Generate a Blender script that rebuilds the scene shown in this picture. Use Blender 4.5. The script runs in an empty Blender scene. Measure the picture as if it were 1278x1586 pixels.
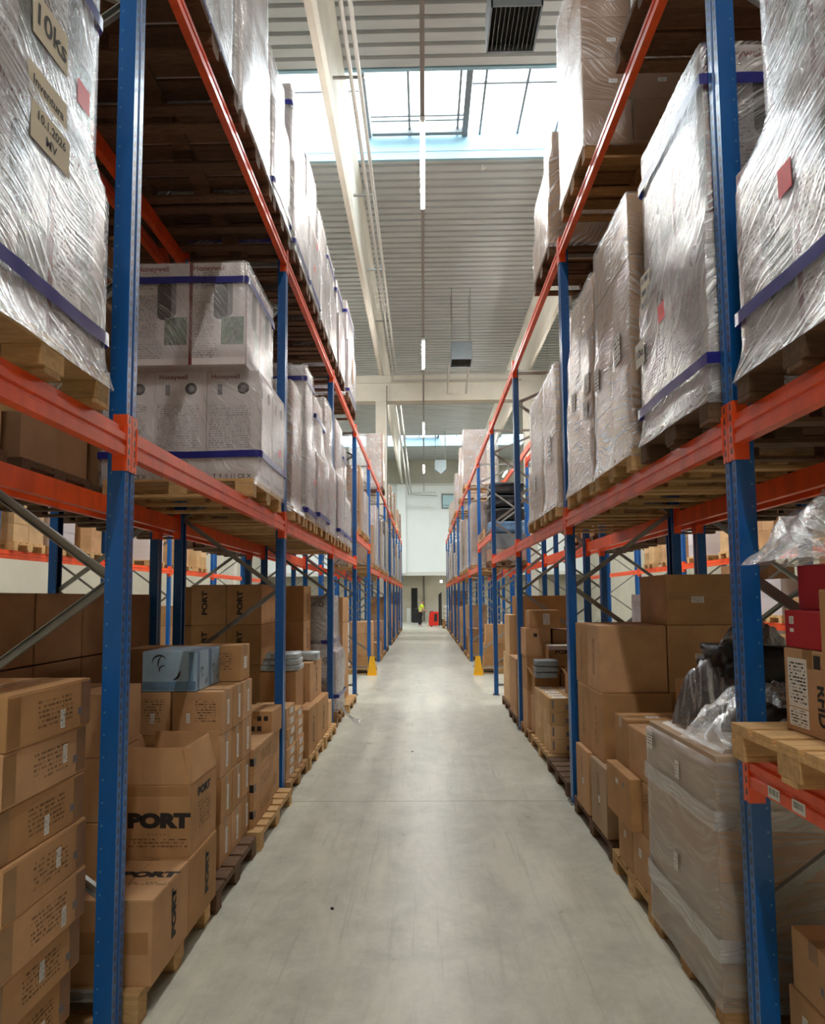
SKYP, EXPO = 1450, 0.52
import bpy, bmesh, math, random
from mathutils import Vector, Matrix, noise
RND = random.Random(11)
COL = bpy.context.scene.collection
PI = math.pi
ORD = ['first', 'second', 'third', 'fourth', 'fifth', 'sixth', 'seventh', 'eighth', 'ninth', 'tenth', 'eleventh', 'twelfth',
       'thirteenth', 'fourteenth', 'fifteenth', 'sixteenth', 'seventeenth', 'eighteenth', 'nineteenth', 'twentieth']

# ------------------------------------------------------------------ materials
def lin(r, g, b):
    f = lambda c: (c / 255) / 12.92 if c / 255 <= .04045 else ((c / 255 + .055) / 1.055) ** 2.4
    return (f(r), f(g), f(b), 1)

class NT:
    def __init__(s, name):
        s.m = bpy.data.materials.new(name); s.m.use_nodes = True
        s.t = s.m.node_tree; s.t.nodes.clear()
        s.out = s.t.nodes.new('ShaderNodeOutputMaterial')
    def n(s, typ, **kw):
        o = s.t.nodes.new('ShaderNode' + typ)
        for k, v in kw.items():
            if k.startswith('i_'):
                key = k[2:].replace('_', ' ')
                o.inputs[key].default_value = v
            else:
                setattr(o, k, v)
        return o
    def l(s, a, b): s.t.links.new(a, b)
    def setin(s, inp, v):
        if hasattr(v, 'is_output'): s.l(v, inp)
        else: inp.default_value = v
    def math(s, op, a, b=None, c=None, clamp=False):
        o = s.n('Math', operation=op, use_clamp=clamp)
        for i, v in enumerate((a, b, c)):
            if v is not None: s.setin(o.inputs[i], v)
        return o.outputs[0]
    def mix(s, fac, a, b):
        o = s.n('Mix', data_type='RGBA'); s.setin(o.inputs[0], fac); s.setin(o.inputs[6], a); s.setin(o.inputs[7], b)
        return o.outputs[2]
    def ramp(s, fac, lo, hi, a=0., b=1.):
        o = s.n('MapRange'); s.setin(o.inputs[0], fac)
        for i, v in zip((1, 2, 3, 4), (lo, hi, a, b)): o.inputs[i].default_value = v
        return o.outputs[0]
    def noise(s, vec, scale, detail=3, rough=.55, dist=0):
        o = s.n('TexNoise'); s.l(vec, o.inputs['Vector']); o.inputs['Scale'].default_value = scale
        o.inputs['Detail'].default_value = detail; o.inputs['Roughness'].default_value = rough; o.inputs['Distortion'].default_value = dist
        return o.outputs[0]
    def coord(s, which='Object', scale=(1, 1, 1), rot=(0, 0, 0), rnd=False):
        c = s.n('TexCoord').outputs[which]
        m = s.n('Mapping'); m.inputs['Scale'].default_value = scale; m.inputs['Rotation'].default_value = rot
        s.l(c, m.inputs[0])
        if rnd:
            oi = s.n('ObjectInfo'); v = s.n('CombineXYZ')
            for i in range(3): s.l(s.math('MULTIPLY', oi.outputs['Random'], 37.0 + 11 * i), v.inputs[i])
            s.l(v.outputs[0], m.inputs['Location'])
        return m.outputs[0]
    def rand(s): return s.n('ObjectInfo').outputs['Random']
    def pbsdf(s, color, rough=.6, metal=0., bump=None, bd=.01, bs=.5, spec=.5, coat=0):
        p = s.n('BsdfPrincipled')
        s.setin(p.inputs['Base Color'], color); s.setin(p.inputs['Roughness'], rough); s.setin(p.inputs['Metallic'], metal)
        p.inputs['Specular IOR Level'].default_value = spec; p.inputs['Coat Weight'].default_value = coat
        if bump is not None:
            b = s.n('Bump'); b.inputs['Strength'].default_value = bs; b.inputs['Distance'].default_value = bd
            s.l(bump, b.inputs['Height']); s.l(b.outputs[0], p.inputs['Normal'])
        s.l(p.outputs[0], s.out.inputs[0]); return p

M = {}
def plain(name, rgb, rough=.6, metal=0., var=.0, spec=.5, scale=8, coat=0):
    t = NT(name); c = lin(*rgb)
    if var:
        nz = t.noise(t.coord('Object', rnd=True), scale, 4)
        d = tuple(x * (1 - var) for x in c[:3]) + (1,); h = tuple(min(1, x * (1 + var)) for x in c[:3]) + (1,)
        c = t.mix(t.ramp(nz, .3, .7), d, h)
    t.pbsdf(c, rough, metal, spec=spec, coat=coat); M[name] = t.m; return t.m

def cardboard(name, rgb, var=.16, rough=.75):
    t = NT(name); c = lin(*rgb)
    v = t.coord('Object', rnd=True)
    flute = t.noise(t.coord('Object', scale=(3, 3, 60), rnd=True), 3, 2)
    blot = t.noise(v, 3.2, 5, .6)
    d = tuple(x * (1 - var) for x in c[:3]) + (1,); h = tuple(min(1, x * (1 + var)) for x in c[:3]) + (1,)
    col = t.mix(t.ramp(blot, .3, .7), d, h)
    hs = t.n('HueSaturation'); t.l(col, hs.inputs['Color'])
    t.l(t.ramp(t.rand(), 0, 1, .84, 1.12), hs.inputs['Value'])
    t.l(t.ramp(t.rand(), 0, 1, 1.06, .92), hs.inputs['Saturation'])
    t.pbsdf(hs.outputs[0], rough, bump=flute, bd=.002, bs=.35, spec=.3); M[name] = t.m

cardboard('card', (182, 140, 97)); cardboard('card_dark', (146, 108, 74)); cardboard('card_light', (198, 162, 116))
cardboard('card_grey', (176, 150, 122)); cardboard('card_pink', (168, 136, 118))
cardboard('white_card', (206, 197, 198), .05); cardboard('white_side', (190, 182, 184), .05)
plain('tape', (146, 108, 66), .28, var=.15, spec=.5)
plain('tape_clear', (170, 128, 86), .2, spec=.6)
plain('ink', (38, 32, 30), .7); plain('ink_red', (120, 28, 34), .6); plain('ink_grey', (120, 114, 118), .7)
plain('red_stripe', (112, 34, 40), .5); plain('red_label', (214, 40, 44), .45); plain('red_box', (176, 22, 34), .42, var=.08)
plain('paper', (226, 222, 212), .7); plain('paper_tan', (206, 196, 172), .75)
plain('band_blue', (34, 36, 120), .3, var=.1); plain('black_plastic', (24, 26, 30), .32, var=.3)
plain('galv', (150, 150, 146), .42, .7, var=.12); plain('galv_dark', (96, 96, 92), .5, .5, var=.2)
plain('yellow', (232, 176, 22), .45, var=.06); plain('steel_white', (206, 206, 200), .5)
plain('concrete_pre', (196, 192, 180), .8, var=.07, scale=1.5); plain('wall_white', (226, 230, 228), .85, var=.02, scale=1)
plain('wall_beige', (190, 186, 172), .85, var=.05, scale=1); plain('wall_warm', (172, 166, 150), .85, var=.06, scale=1)
plain('curb', (138, 172, 186), .55, var=.05, scale=2); plain('frame_grey', (112, 116, 118), .5)
plain('heater', (112, 120, 126), .5, .2, var=.06); plain('heater_light', (176, 196, 206), .5); plain('dark', (18, 18, 20), .8)
plain('pipe', (176, 174, 168), .45, .3); plain('silver_bag', (172, 182, 186), .38, .35, var=.2, scale=20)
plain('crate', (112, 118, 122), .6, var=.08); plain('vest', (206, 232, 40), .6); plain('trousers', (30, 30, 38), .8)
plain('skin', (190, 140, 115), .6); plain('hair', (60, 54, 50), .8); plain('shoe', (190, 190, 195), .6); plain('truck_red', (214, 40, 26), .4)
plain('truck_dark', (28, 26, 28), .5); plain('rubber', (20, 20, 20), .8); plain('reflective', (214, 214, 214), .35)
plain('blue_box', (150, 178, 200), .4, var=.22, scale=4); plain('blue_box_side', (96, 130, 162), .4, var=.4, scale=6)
plain('rail', (142, 140, 136), .5, .3); plain('string', (200, 200, 196), .6); plain('blue_bag', (96, 128, 160), .3, var=.3, scale=12)
plain('sack', (206, 200, 192), .7, var=.1)

def wood(name, rgb, var):
    t = NT(name); c = lin(*rgb)
    v = t.coord('Object', scale=(3, 14, 14), rnd=True)
    nz = t.noise(v, 3, 4, .6, .6); st = t.noise(t.coord('Object', rnd=True), 2.2, 3)
    d = tuple(x * (1 - var) for x in c[:3]) + (1,); h = tuple(min(1, x * (1 + var)) for x in c[:3]) + (1,)
    col = t.mix(t.ramp(nz, .3, .7), d, h); col = t.mix(t.ramp(st, .45, .75, 0, .45), col, tuple(x * .45 for x in c[:3]) + (1,))
    hs = t.n('HueSaturation'); t.l(col, hs.inputs['Color']); t.l(t.ramp(t.rand(), 0, 1, .75, 1.15), hs.inputs['Value'])
    t.pbsdf(hs.outputs[0], .8, bump=nz, bd=.003, bs=.4, spec=.25); M[name] = t.m
wood('wood', (200, 162, 112), .22); wood('wood_dark', (108, 82, 62), .3); wood('wood_mid', (164, 126, 84), .25)

def paint(name, rgb, slots=0, rough=.38):
    """painted steel; slots>0 adds rows of teardrop slots on the outward (+x) face"""
    t = NT(name); c = lin(*rgb)
    nz = t.noise(t.coord('Object', scale=(1, 1, .3), rnd=True), 6, 5, .65)
    base = t.mix(t.ramp(nz, .35, .7), tuple(x * .8 for x in c[:3]) + (1,), tuple(min(1, x * 1.15) for x in c[:3]) + (1,))
    scr = t.noise(t.coord('Object', scale=(30, 30, 4), rnd=True), 4, 5, .7)
    base = t.mix(t.ramp(scr, .70, .76, 0, .55), base, (.30, .30, .30, 1))
    if slots:
        g = t.n('TexCoord'); sp = t.n('SeparateXYZ'); t.l(g.outputs['Object'], sp.inputs[0])
        y, z = sp.outputs[1], sp.outputs[2]
        ay = t.math('ABSOLUTE', t.math('SUBTRACT', t.math('ABSOLUTE', t.math('ADD', y, .05)), .030 if slots == 2 else .024))
        zz = t.math('MODULO', t.math('ADD', z, 1.0), .05)
        slant = t.math('MULTIPLY', t.math('SUBTRACT', zz, .025), .12)
        iny = t.math('LESS_THAN', t.math('ABSOLUTE', t.math('ADD', ay, slant)), .0062)
        inz = t.math('LESS_THAN', t.math('ABSOLUTE', t.math('SUBTRACT', zz, .025)), .0155)
        mask = t.math('MULTIPLY', iny, inz)
        base = t.mix(mask, base, (.004, .006, .012, 1))
    t.pbsdf(base, rough, .0, spec=.5, coat=.15); M[name] = t.m
paint('blue', (4, 88, 160)); paint('blue_slot', (14, 98, 172), 2, .3); paint('orange', (240, 88, 34)); paint('orange_slot', (240, 88, 34), 1)

def side_blue():
    t = NT('blue_web'); c = lin(2, 84, 154)
    nz = t.noise(t.coord('Object', scale=(1, 1, .3), rnd=True), 6, 5, .65)
    base = t.mix(t.ramp(nz, .35, .7), tuple(x * .85 for x in c[:3]) + (1,), tuple(min(1, x * 1.12) for x in c[:3]) + (1,))
    g = t.n('TexCoord'); sp = t.n('SeparateXYZ'); t.l(g.outputs['Object'], sp.inputs[0])
    dx = t.math('ADD', sp.outputs[0], .066); dz = t.math('SUBTRACT', t.math('MODULO', sp.outputs[2], .1), .05)
    r = t.math('SQRT', t.math('ADD', t.math('MULTIPLY', dx, dx), t.math('MULTIPLY', dz, dz)))
    base = t.mix(t.math('LESS_THAN', r, .0052), base, lin(84, 128, 168))
    t.pbsdf(base, .34, 0, coat=.15); M['blue_web'] = t.m
side_blue()

def film(name, tint=(1, 1, 1), ang=.6, fold_glare=.75, base=.05, gloss=.34, freq=64., crinkle=.5, dmin=.3, rough=.2):
    t = NT(name)
    uv = t.coord('UV', rnd=True)
    sp = t.n('SeparateXYZ'); t.l(uv, sp.inputs[0]); u, v = sp.outputs[0], sp.outputs[1]
    wob = t.math('MULTIPLY', t.math('SUBTRACT', t.noise(uv, .8, 2), .5), .9)
    a = t.math('ADD', t.math('MULTIPLY', u, math.cos(ang)), t.math('MULTIPLY', v, math.sin(ang)))
    b = t.math('ADD', t.math('SUBTRACT', t.math('MULTIPLY', v, math.cos(ang)), t.math('MULTIPLY', u, math.sin(ang))), wob)
    cv = t.n('CombineXYZ'); t.l(t.math('MULTIPLY', a, 3.0), cv.inputs[0]); t.l(t.math('MULTIPLY', b, freq), cv.inputs[1])
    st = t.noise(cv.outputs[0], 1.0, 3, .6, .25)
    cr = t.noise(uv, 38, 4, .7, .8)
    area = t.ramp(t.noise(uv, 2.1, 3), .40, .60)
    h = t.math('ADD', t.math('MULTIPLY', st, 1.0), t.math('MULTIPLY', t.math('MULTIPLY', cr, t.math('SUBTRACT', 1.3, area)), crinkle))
    bp = t.n('Bump'); bp.inputs['Strength'].default_value = 1.0; bp.inputs['Distance'].default_value = .007; t.l(h, bp.inputs['Height'])
    gl = t.n('BsdfGlossy'); gl.inputs['Roughness'].default_value = rough; t.l(bp.outputs[0], gl.inputs['Normal'])
    df = t.n('BsdfDiffuse'); df.inputs['Color'].default_value = (.93 * tint[0], .95 * tint[1], .96 * tint[2], 1)
    tl = t.n('BsdfTranslucent'); tl.inputs['Color'].default_value = (.9 * tint[0], .92 * tint[1], .93 * tint[2], 1)
    tr = t.n('BsdfTransparent'); tr.inputs['Color'].default_value = (.97 * tint[0], .97 * tint[1], .975 * tint[2], 1)
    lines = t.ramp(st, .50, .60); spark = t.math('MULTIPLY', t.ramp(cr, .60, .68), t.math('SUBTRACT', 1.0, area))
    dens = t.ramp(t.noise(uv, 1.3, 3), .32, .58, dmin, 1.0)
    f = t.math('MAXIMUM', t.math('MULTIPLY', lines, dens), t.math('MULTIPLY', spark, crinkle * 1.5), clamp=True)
    hz = t.math('ADD', t.math('MULTIPLY', f, fold_glare), base, clamp=True)  # white streaks: partly film wrinkles, partly glare lines painted into the film colour
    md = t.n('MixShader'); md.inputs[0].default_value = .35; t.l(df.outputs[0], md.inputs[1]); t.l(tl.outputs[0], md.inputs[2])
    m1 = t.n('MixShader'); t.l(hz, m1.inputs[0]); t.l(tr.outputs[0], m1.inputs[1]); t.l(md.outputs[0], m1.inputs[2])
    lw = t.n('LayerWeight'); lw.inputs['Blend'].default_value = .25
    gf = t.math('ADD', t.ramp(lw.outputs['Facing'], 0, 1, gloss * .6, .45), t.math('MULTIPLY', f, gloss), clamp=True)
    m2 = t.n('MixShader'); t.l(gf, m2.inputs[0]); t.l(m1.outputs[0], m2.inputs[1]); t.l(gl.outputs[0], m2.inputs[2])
    t.l(m2.outputs[0], t.out.inputs[0]); M[name] = t.m
film('film', ang=-.62); film('film_r', ang=.62); film('film_flat', ang=.14, fold_glare=.42, base=.08, dmin=.15, gloss=.22); film('film_soft', ang=.03, fold_glare=.07, base=.17, gloss=.12, crinkle=.1, dmin=.1, rough=.35, freq=30); film('film_clear', ang=-.8, fold_glare=.18, base=.03, dmin=.06, gloss=.12, crinkle=.3, rough=.25)
film('film_band', ang=.04, fold_glare=.3, base=.3, gloss=.3, freq=50, crinkle=.2); film('film_bag', fold_glare=.6, base=.10, gloss=.3, ang=.9, freq=24., crinkle=.8); film('film_dark', tint=(.35, .36, .38), fold_glare=.5, base=.1, gloss=.25, ang=1.1, freq=24., crinkle=.8)

def printlines(name, ink, paperc=None, rows=9, cols=5, dens=.5):
    """rows of illegible small print (UV 0..1); without paper the gaps are clear"""
    t = NT(name); uv = t.coord('UV'); sp = t.n('SeparateXYZ'); t.l(uv, sp.inputs[0])
    vr = t.math('MULTIPLY', sp.outputs[1], rows if paperc else 1 / .019)
    line = t.math('LESS_THAN', t.math('ABSOLUTE', t.math('SUBTRACT', t.math('FRACT', vr), .5)), .24)
    cv = t.n('CombineXYZ'); t.l(t.math('MULTIPLY', sp.outputs[0], cols * 4. if paperc else 70.), cv.inputs[0]); t.l(t.math('MULTIPLY', t.math('FLOOR', vr), 7.31), cv.inputs[1])
    oi = t.rand(); t.l(t.math('MULTIPLY', oi, 50.), cv.inputs[2])
    word = t.math('GREATER_THAN', t.noise(cv.outputs[0], 1., 3, .8), 1 - dens)
    mask = t.math('MULTIPLY', line, word)
    if paperc:
        ed = t.math('MINIMUM', t.math('MINIMUM', sp.outputs[0], t.math('SUBTRACT', 1., sp.outputs[0])), t.math('MINIMUM', sp.outputs[1], t.math('SUBTRACT', 1., sp.outputs[1])))
        mask = t.math('MULTIPLY', mask, t.math('GREATER_THAN', ed, .08))
        t.pbsdf(t.mix(mask, lin(*paperc), lin(*ink)), .65)
    else:
        p = t.pbsdf(lin(*ink), .8); tr = t.n('BsdfTransparent'); mx = t.n('MixShader')
        t.l(t.math('MULTIPLY', mask, .55), mx.inputs[0]); t.l(tr.outputs[0], mx.inputs[1]); t.l(p.outputs[0], mx.inputs[2]); t.l(mx.outputs[0], t.out.inputs[0])
    M[name] = t.m
printlines('lines', (62, 50, 44)); printlines('lines_grey', (124, 118, 122), rows=12, cols=4); printlines('label_print', (30, 30, 34), (232, 230, 224), 6, 3, .52)
printlines('label_tall', (30, 30, 34), (226, 222, 216), 14, 2, .5); printlines('handwriting', (40, 40, 60), (214, 204, 182), 3, 3, .55)

def barcode():
    t = NT('barcode'); uv = t.coord('UV'); sp = t.n('SeparateXYZ'); t.l(uv, sp.inputs[0]); u, v = sp.outputs[0], sp.outputs[1]
    cv = t.n('CombineXYZ'); t.l(t.math('MULTIPLY', u, 60.), cv.inputs[0]); t.l(t.math('MULTIPLY', t.rand(), 40.), cv.inputs[1])
    bars = t.math('GREATER_THAN', t.noise(cv.outputs[0], 1., 2, .7), .5)
    iny = t.math('LESS_THAN', t.math('ABSOLUTE', t.math('SUBTRACT', v, .58)), .26); inx = t.math('LESS_THAN', t.math('ABSOLUTE', t.math('SUBTRACT', u, .5)), .38)
    t.pbsdf(t.mix(t.math('MULTIPLY', bars, t.math('MULTIPLY', iny, inx)), lin(226, 226, 222), lin(24, 24, 28)), .6); M['barcode'] = t.m
barcode()

def collage():
    t = NT('collage'); uv = t.coord('UV', rnd=True)
    vo = t.n('TexVoronoi', distance='CHEBYCHEV'); t.l(uv, vo.inputs['Vector']); vo.inputs['Scale'].default_value = 2.2
    hs = t.noise(uv, 7, 4); c1 = t.mix(t.ramp(hs, .3, .7), lin(38, 46, 52), lin(128, 140, 120))
    sp = t.n('SeparateColor'); t.l(vo.outputs['Color'], sp.inputs[0])
    t.pbsdf(t.mix(t.ramp(sp.outputs[0], .3, .7, 0, .65), c1, lin(64, 92, 62)), .4); M['collage'] = t.m
collage()

def deckmat():
    t = NT('deck'); nz = t.noise(t.coord('Object', scale=(.2, 1, 1)), 3, 3)
    t.pbsdf(t.mix(t.ramp(nz, .3, .7), lin(168, 172, 172), lin(182, 186, 186)), .55, .1); M['deck'] = t.m
deckmat()

def floormat():
    t = NT('concrete_floor'); v = t.coord('Object')
    big = t.noise(v, .55, 4, .6); mid = t.noise(v, 3.2, 8, .74, .3); fine = t.noise(v, 22, 5, .7)
    c = t.mix(t.ramp(mid, .36, .64), lin(164, 165, 151), lin(204, 204, 190))
    c = t.mix(t.ramp(big, .25, .75, 0, .5), c, lin(190, 191, 180))
    c = t.mix(t.ramp(fine, .38, .64, 0, .4), c, lin(182, 179, 163))
    stain = t.noise(t.coord('Object', scale=(1.6, .5, 1)), 1.3, 6, .7, .8)
    c = t.mix(t.ramp(stain, .46, .66, 0, .6), c, lin(214, 210, 192))
    sp = t.n('SeparateXYZ'); t.l(v, sp.inputs[0])
    wob = t.math('MULTIPLY', t.noise(t.coord('Object', scale=(6, 0, 0)), 2, 3), .02)
    j = t.math('LESS_THAN', t.math('ABSOLUTE', t.math('SUBTRACT', t.math('ADD', sp.outputs[1], wob), 6.36)), .006)
    c = t.mix(t.math('MULTIPLY', j, .8), c, lin(82, 80, 74))
    scr = t.noise(t.coord('Object', scale=(9, .35, 1)), 2.4, 5, .7, .4); c = t.mix(t.ramp(scr, .56, .70, 0, .45), c, lin(150, 150, 138))
    ticks = t.noise(t.coord('Object', scale=(1, .6, 1)), 9, 2); c = t.mix(t.ramp(ticks, .80, .82, 0, .6), c, lin(90, 88, 82))
    rg = t.ramp(mid, .25, .75, .25, .38)
    t.pbsdf(c, rg, bump=fine, bd=.001, bs=.15, spec=.45); M['concrete_floor'] = t.m
floormat()

def emit(name, rgb, s):
    t = NT(name); e = t.n('Emission'); e.inputs[0].default_value = (*rgb, 1); e.inputs[1].default_value = s
    t.l(e.outputs[0], t.out.inputs[0]); M[name] = t.m
emit('lamp', (1, .965, .91), 350); emit('lamp_small', (1, .95, .88), 25)
def glass():
    t = NT('glazing'); tr = t.n('BsdfTransparent'); tr.inputs[0].default_value = (.95, .98, .98, 1); g = t.n('BsdfGlossy'); g.inputs['Roughness'].default_value = .05
    m = t.n('MixShader'); m.inputs[0].default_value = .06; t.l(tr.outputs[0], m.inputs[1]); t.l(g.outputs[0], m.inputs[2]); t.l(m.outputs[0], t.out.inputs[0]); M['glazing'] = t.m
glass()
plain('window_pane', (176, 206, 214), .1, spec=.8)

# ------------------------------------------------------------------ mesh building
class MB:
    def __init__(s): s.v = []; s.f = []; s.mi = []; s.uv = []
    def quad(s, a, b, c, d, mi=0, uv=None):
        i = len(s.v); s.v += [a, b, c, d]; s.f.append((i, i + 1, i + 2, i + 3)); s.mi.append(mi); s.uv.append(uv)
    def box(s, x0, x1, y0, y1, z0, z1, mi=0, mat=None):
        i = len(s.v)
        vs = [(x0, y0, z0), (x1, y0, z0), (x1, y1, z0), (x0, y1, z0), (x0, y0, z1), (x1, y0, z1), (x1, y1, z1), (x0, y1, z1)]
        if mat is not None: vs = [tuple(mat @ Vector(p)) for p in vs]
        s.v += vs
        for f in ((3, 2, 1, 0), (4, 5, 6, 7), (0, 1, 5, 4), (1, 2, 6, 5), (2, 3, 7, 6), (3, 0, 4, 7)):
            s.f.append(tuple(i + k for k in f)); s.mi.append(mi); s.uv.append(None)
    def bar(s, p, q, w, h, mi=0, up=(0, 0, 1)):
        p = Vector(p); q = Vector(q); d = (q - p); L = d.length; d.normalize(); u = Vector(up)
        if abs(d.dot(u)) > .97: u = Vector((1, 0, 0))
        sx = d.cross(u).normalized(); sz = sx.cross(d)
        m = Matrix((( d.x, sx.x, sz.x, p.x), (d.y, sx.y, sz.y, p.y), (d.z, sx.z, sz.z, p.z), (0, 0, 0, 1)))
        s.box(0, L, -w / 2, w / 2, -h / 2, h / 2, mi, m)
    def cyl(s, p, q, r, n=10, r2=None, mi=0):
        p = Vector(p); q = Vector(q); d = (q - p).normalized(); r2 = r if r2 is None else r2
        a = d.orthogonal().normalized(); b = d.cross(a); i = len(s.v)
        for c, rr in ((p, r), (q, r2)):
            for k in range(n):
                t = 2 * PI * k / n; s.v.append(tuple(c + a * math.cos(t) * rr + b * math.sin(t) * rr))
        for k in range(n):
            k2 = (k + 1) % n; s.f.append((i + k, i + k2, i + n + k2, i + n + k)); s.mi.append(mi); s.uv.append(None)
        s.f.append(tuple(i + k for k in range(n))[::-1]); s.mi.append(mi); s.uv.append(None)
        s.f.append(tuple(i + n + k for k in range(n))); s.mi.append(mi); s.uv.append(None)
    def prism(s, poly, axis, a, b, mi=0, mis=None):
        """poly: list of 2D points (ccw); axis 'y': points are (x,z), 'z': (x,y), 'x': (y,z)"""
        n = len(poly); i = len(s.v)
        mk = {'y': lambda p, t: (p[0], t, p[1]), 'z': lambda p, t: (p[0], p[1], t), 'x': lambda p, t: (t, p[0], p[1])}[axis]
        for t in (a, b):
            for p in poly: s.v.append(mk(p, t))
        for k in range(n):
            k2 = (k + 1) % n; s.f.append((i + k, i + k2, i + n + k2, i + n + k)); s.mi.append(mis[k] if mis else mi); s.uv.append(None)
        s.f.append(tuple(i + k for k in range(n))[::-1]); s.mi.append(mi); s.uv.append(None)
        s.f.append(tuple(i + n + k for k in range(n))); s.mi.append(mi); s.uv.append(None)
    def grid(s, fn, nu, nv, uvfn=None, mi=0):
        i = len(s.v)
        for a in range(nu + 1):
            for b in range(nv + 1): s.v.append(tuple(fn(a / nu, b / nv)))
        w = nv + 1
        for a in range(nu):
            for b in range(nv):
                s.f.append((i + a * w + b, i + (a + 1) * w + b, i + (a + 1) * w + b + 1, i + a * w + b + 1)); s.mi.append(mi)
                if uvfn: s.uv.append([uvfn(a / nu, b / nv), uvfn((a + 1) / nu, b / nv), uvfn((a + 1) / nu, (b + 1) / nv), uvfn(a / nu, (b + 1) / nv)])
                else: s.uv.append(None)
    def mesh(s, name, mats, bevel=0, smooth=False, fix=True):
        me = bpy.data.meshes.new(name); me.from_pydata(s.v, [], s.f)
        for m in mats: me.materials.append(M[m])
        me.polygons.foreach_set('material_index', s.mi)
        if any(u is not None for u in s.uv):
            ul = me.uv_layers.new(name='UVMap')
            for p, u in zip(me.polygons, s.uv):
                if u is not None:
                    for li, c in zip(p.loop_indices, u): ul.data[li].uv = c
        if fix or bevel:
            bm = bmesh.new(); bm.from_mesh(me)
            if fix: bmesh.ops.recalc_face_normals(bm, faces=bm.faces)
            if bevel: bmesh.ops.bevel(bm, geom=bm.edges, offset=bevel, segments=2, affect='EDGES', profile=.6)
            bm.to_mesh(me); bm.free()
        if smooth: me.polygons.foreach_set('use_smooth', [True] * len(me.polygons))
        me.update(); return me

def link(name, data, loc=(0, 0, 0), parent=None, rz=0, rot=None):
    o = bpy.data.objects.new(name, data); COL.objects.link(o); o.location = loc
    o.rotation_euler = rot if rot else (0, 0, rz)
    if parent is not None: o.parent = parent
    return o
def tag(o, label, cat, group=None):
    o['label'] = label; o['category'] = cat; o['kind'] = 'thing'
    if group: o['group'] = group
    return o
def struct(name, mb, mats, **k):
    o = link(name, mb.mesh(name, mats, **k)); o['kind'] = 'structure'; return o
def empty(name, loc, rz=0): 
    o = link(name, None, loc, rz=rz); o.empty_display_size = .1; return o
_cache = {}
def cached(key, fn):
    if key not in _cache: _cache[key] = fn()
    return _cache[key]
def boxmesh(w, d, h, mat, bevel=.004, name='carton'):
    """centred in x,y, standing on z=0"""
    key = (round(w, 3), round(d, 3), round(h, 3), mat, bevel, name)
    def mk():
        b = MB(); b.box(-w / 2, w / 2, -d / 2, d / 2, 0, h); return b.mesh(name, [mat], bevel)
    return cached(key, mk)

FACES = {'y-': (Vector((1, 0, 0)), Vector((0, 0, 1)), Vector((0, -1, 0))), 'x+': (Vector((0, 1, 0)), Vector((0, 0, 1)), Vector((1, 0, 0))),
         'x-': (Vector((0, -1, 0)), Vector((0, 0, 1)), Vector((-1, 0, 0))), 'z+': (Vector((1, 0, 0)), Vector((0, 1, 0)), Vector((0, 0, 1)))}
def fmat(face, dims, u, v, off=.0012, rot=0):
    r, up, n = FACES[face]; w, d, h = dims
    c = {'y-': Vector((0, -d / 2, h / 2)), 'x+': Vector((w / 2, 0, h / 2)), 'x-': Vector((-w / 2, 0, h / 2)), 'z+': Vector((0, 0, h))}[face]
    c = c + r * u + up * v + n * off
    if rot: r, up = r * math.cos(rot) + up * math.sin(rot), up * math.cos(rot) - r * math.sin(rot)
    return Matrix(((r.x, up.x, n.x, c.x), (r.y, up.y, n.y, c.y), (r.z, up.z, n.z, c.z), (0, 0, 0, 1)))
def sticker_mesh(w, h, mat, name):
    def mk():
        b = MB(); t = .0008
        b.box(-w / 2, w / 2, -h / 2, h / 2, -t, 0)
        b.quad((-w / 2, -h / 2, .0002), (w / 2, -h / 2, .0002), (w / 2, h / 2, .0002), (-w / 2, h / 2, .0002), 0, [(0, 0), (1, 0), (1, 1), (0, 1)])
        if mat in ('lines', 'lines_grey'):
            b = MB(); b.quad((-w / 2, -h / 2, .0002), (w / 2, -h / 2, .0002), (w / 2, h / 2, .0002), (-w / 2, h / 2, .0002), 0, [(0, 0), (w, 0), (w, h), (0, h)])
        return b.mesh(name, [mat], fix=False)
    return cached(('st', round(w, 3), round(h, 3), mat, name), mk)
def sticker(par, face, dims, u, v, w, h, mat, name='label', rot=0, off=.0012):
    o = link(name, sticker_mesh(w, h, mat, name), parent=par); o.matrix_local = fmat(face, dims, u, v, off, rot); return o
def text(par, face, dims, u, v, s, size, mat='ink', name='printed_text', rot=0, bold=0., off=.0016, align='CENTER', sx=1.):
    key = ('tx', s, round(size, 3), mat, bold, align)
    def mk():
        c = bpy.data.curves.new(name, 'FONT'); c.body = s; c.size = size; c.align_x = align; c.align_y = 'CENTER'
        c.offset = bold * size; c.resolution_u = 3; tmp = bpy.data.objects.new('t', c); COL.objects.link(tmp)
        me = bpy.data.meshes.new_from_object(tmp.evaluated_get(bpy.context.evaluated_depsgraph_get())); me.name = name
        bpy.data.objects.remove(tmp); bpy.data.curves.remove(c); me.materials.clear(); me.materials.append(M[mat]); return me
    o = link(name, cached(key, mk), parent=par)
    o.matrix_local = fmat(face, dims, u, v, off, rot) @ Matrix.Diagonal((sx, 1, 1, 1)); return o
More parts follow.
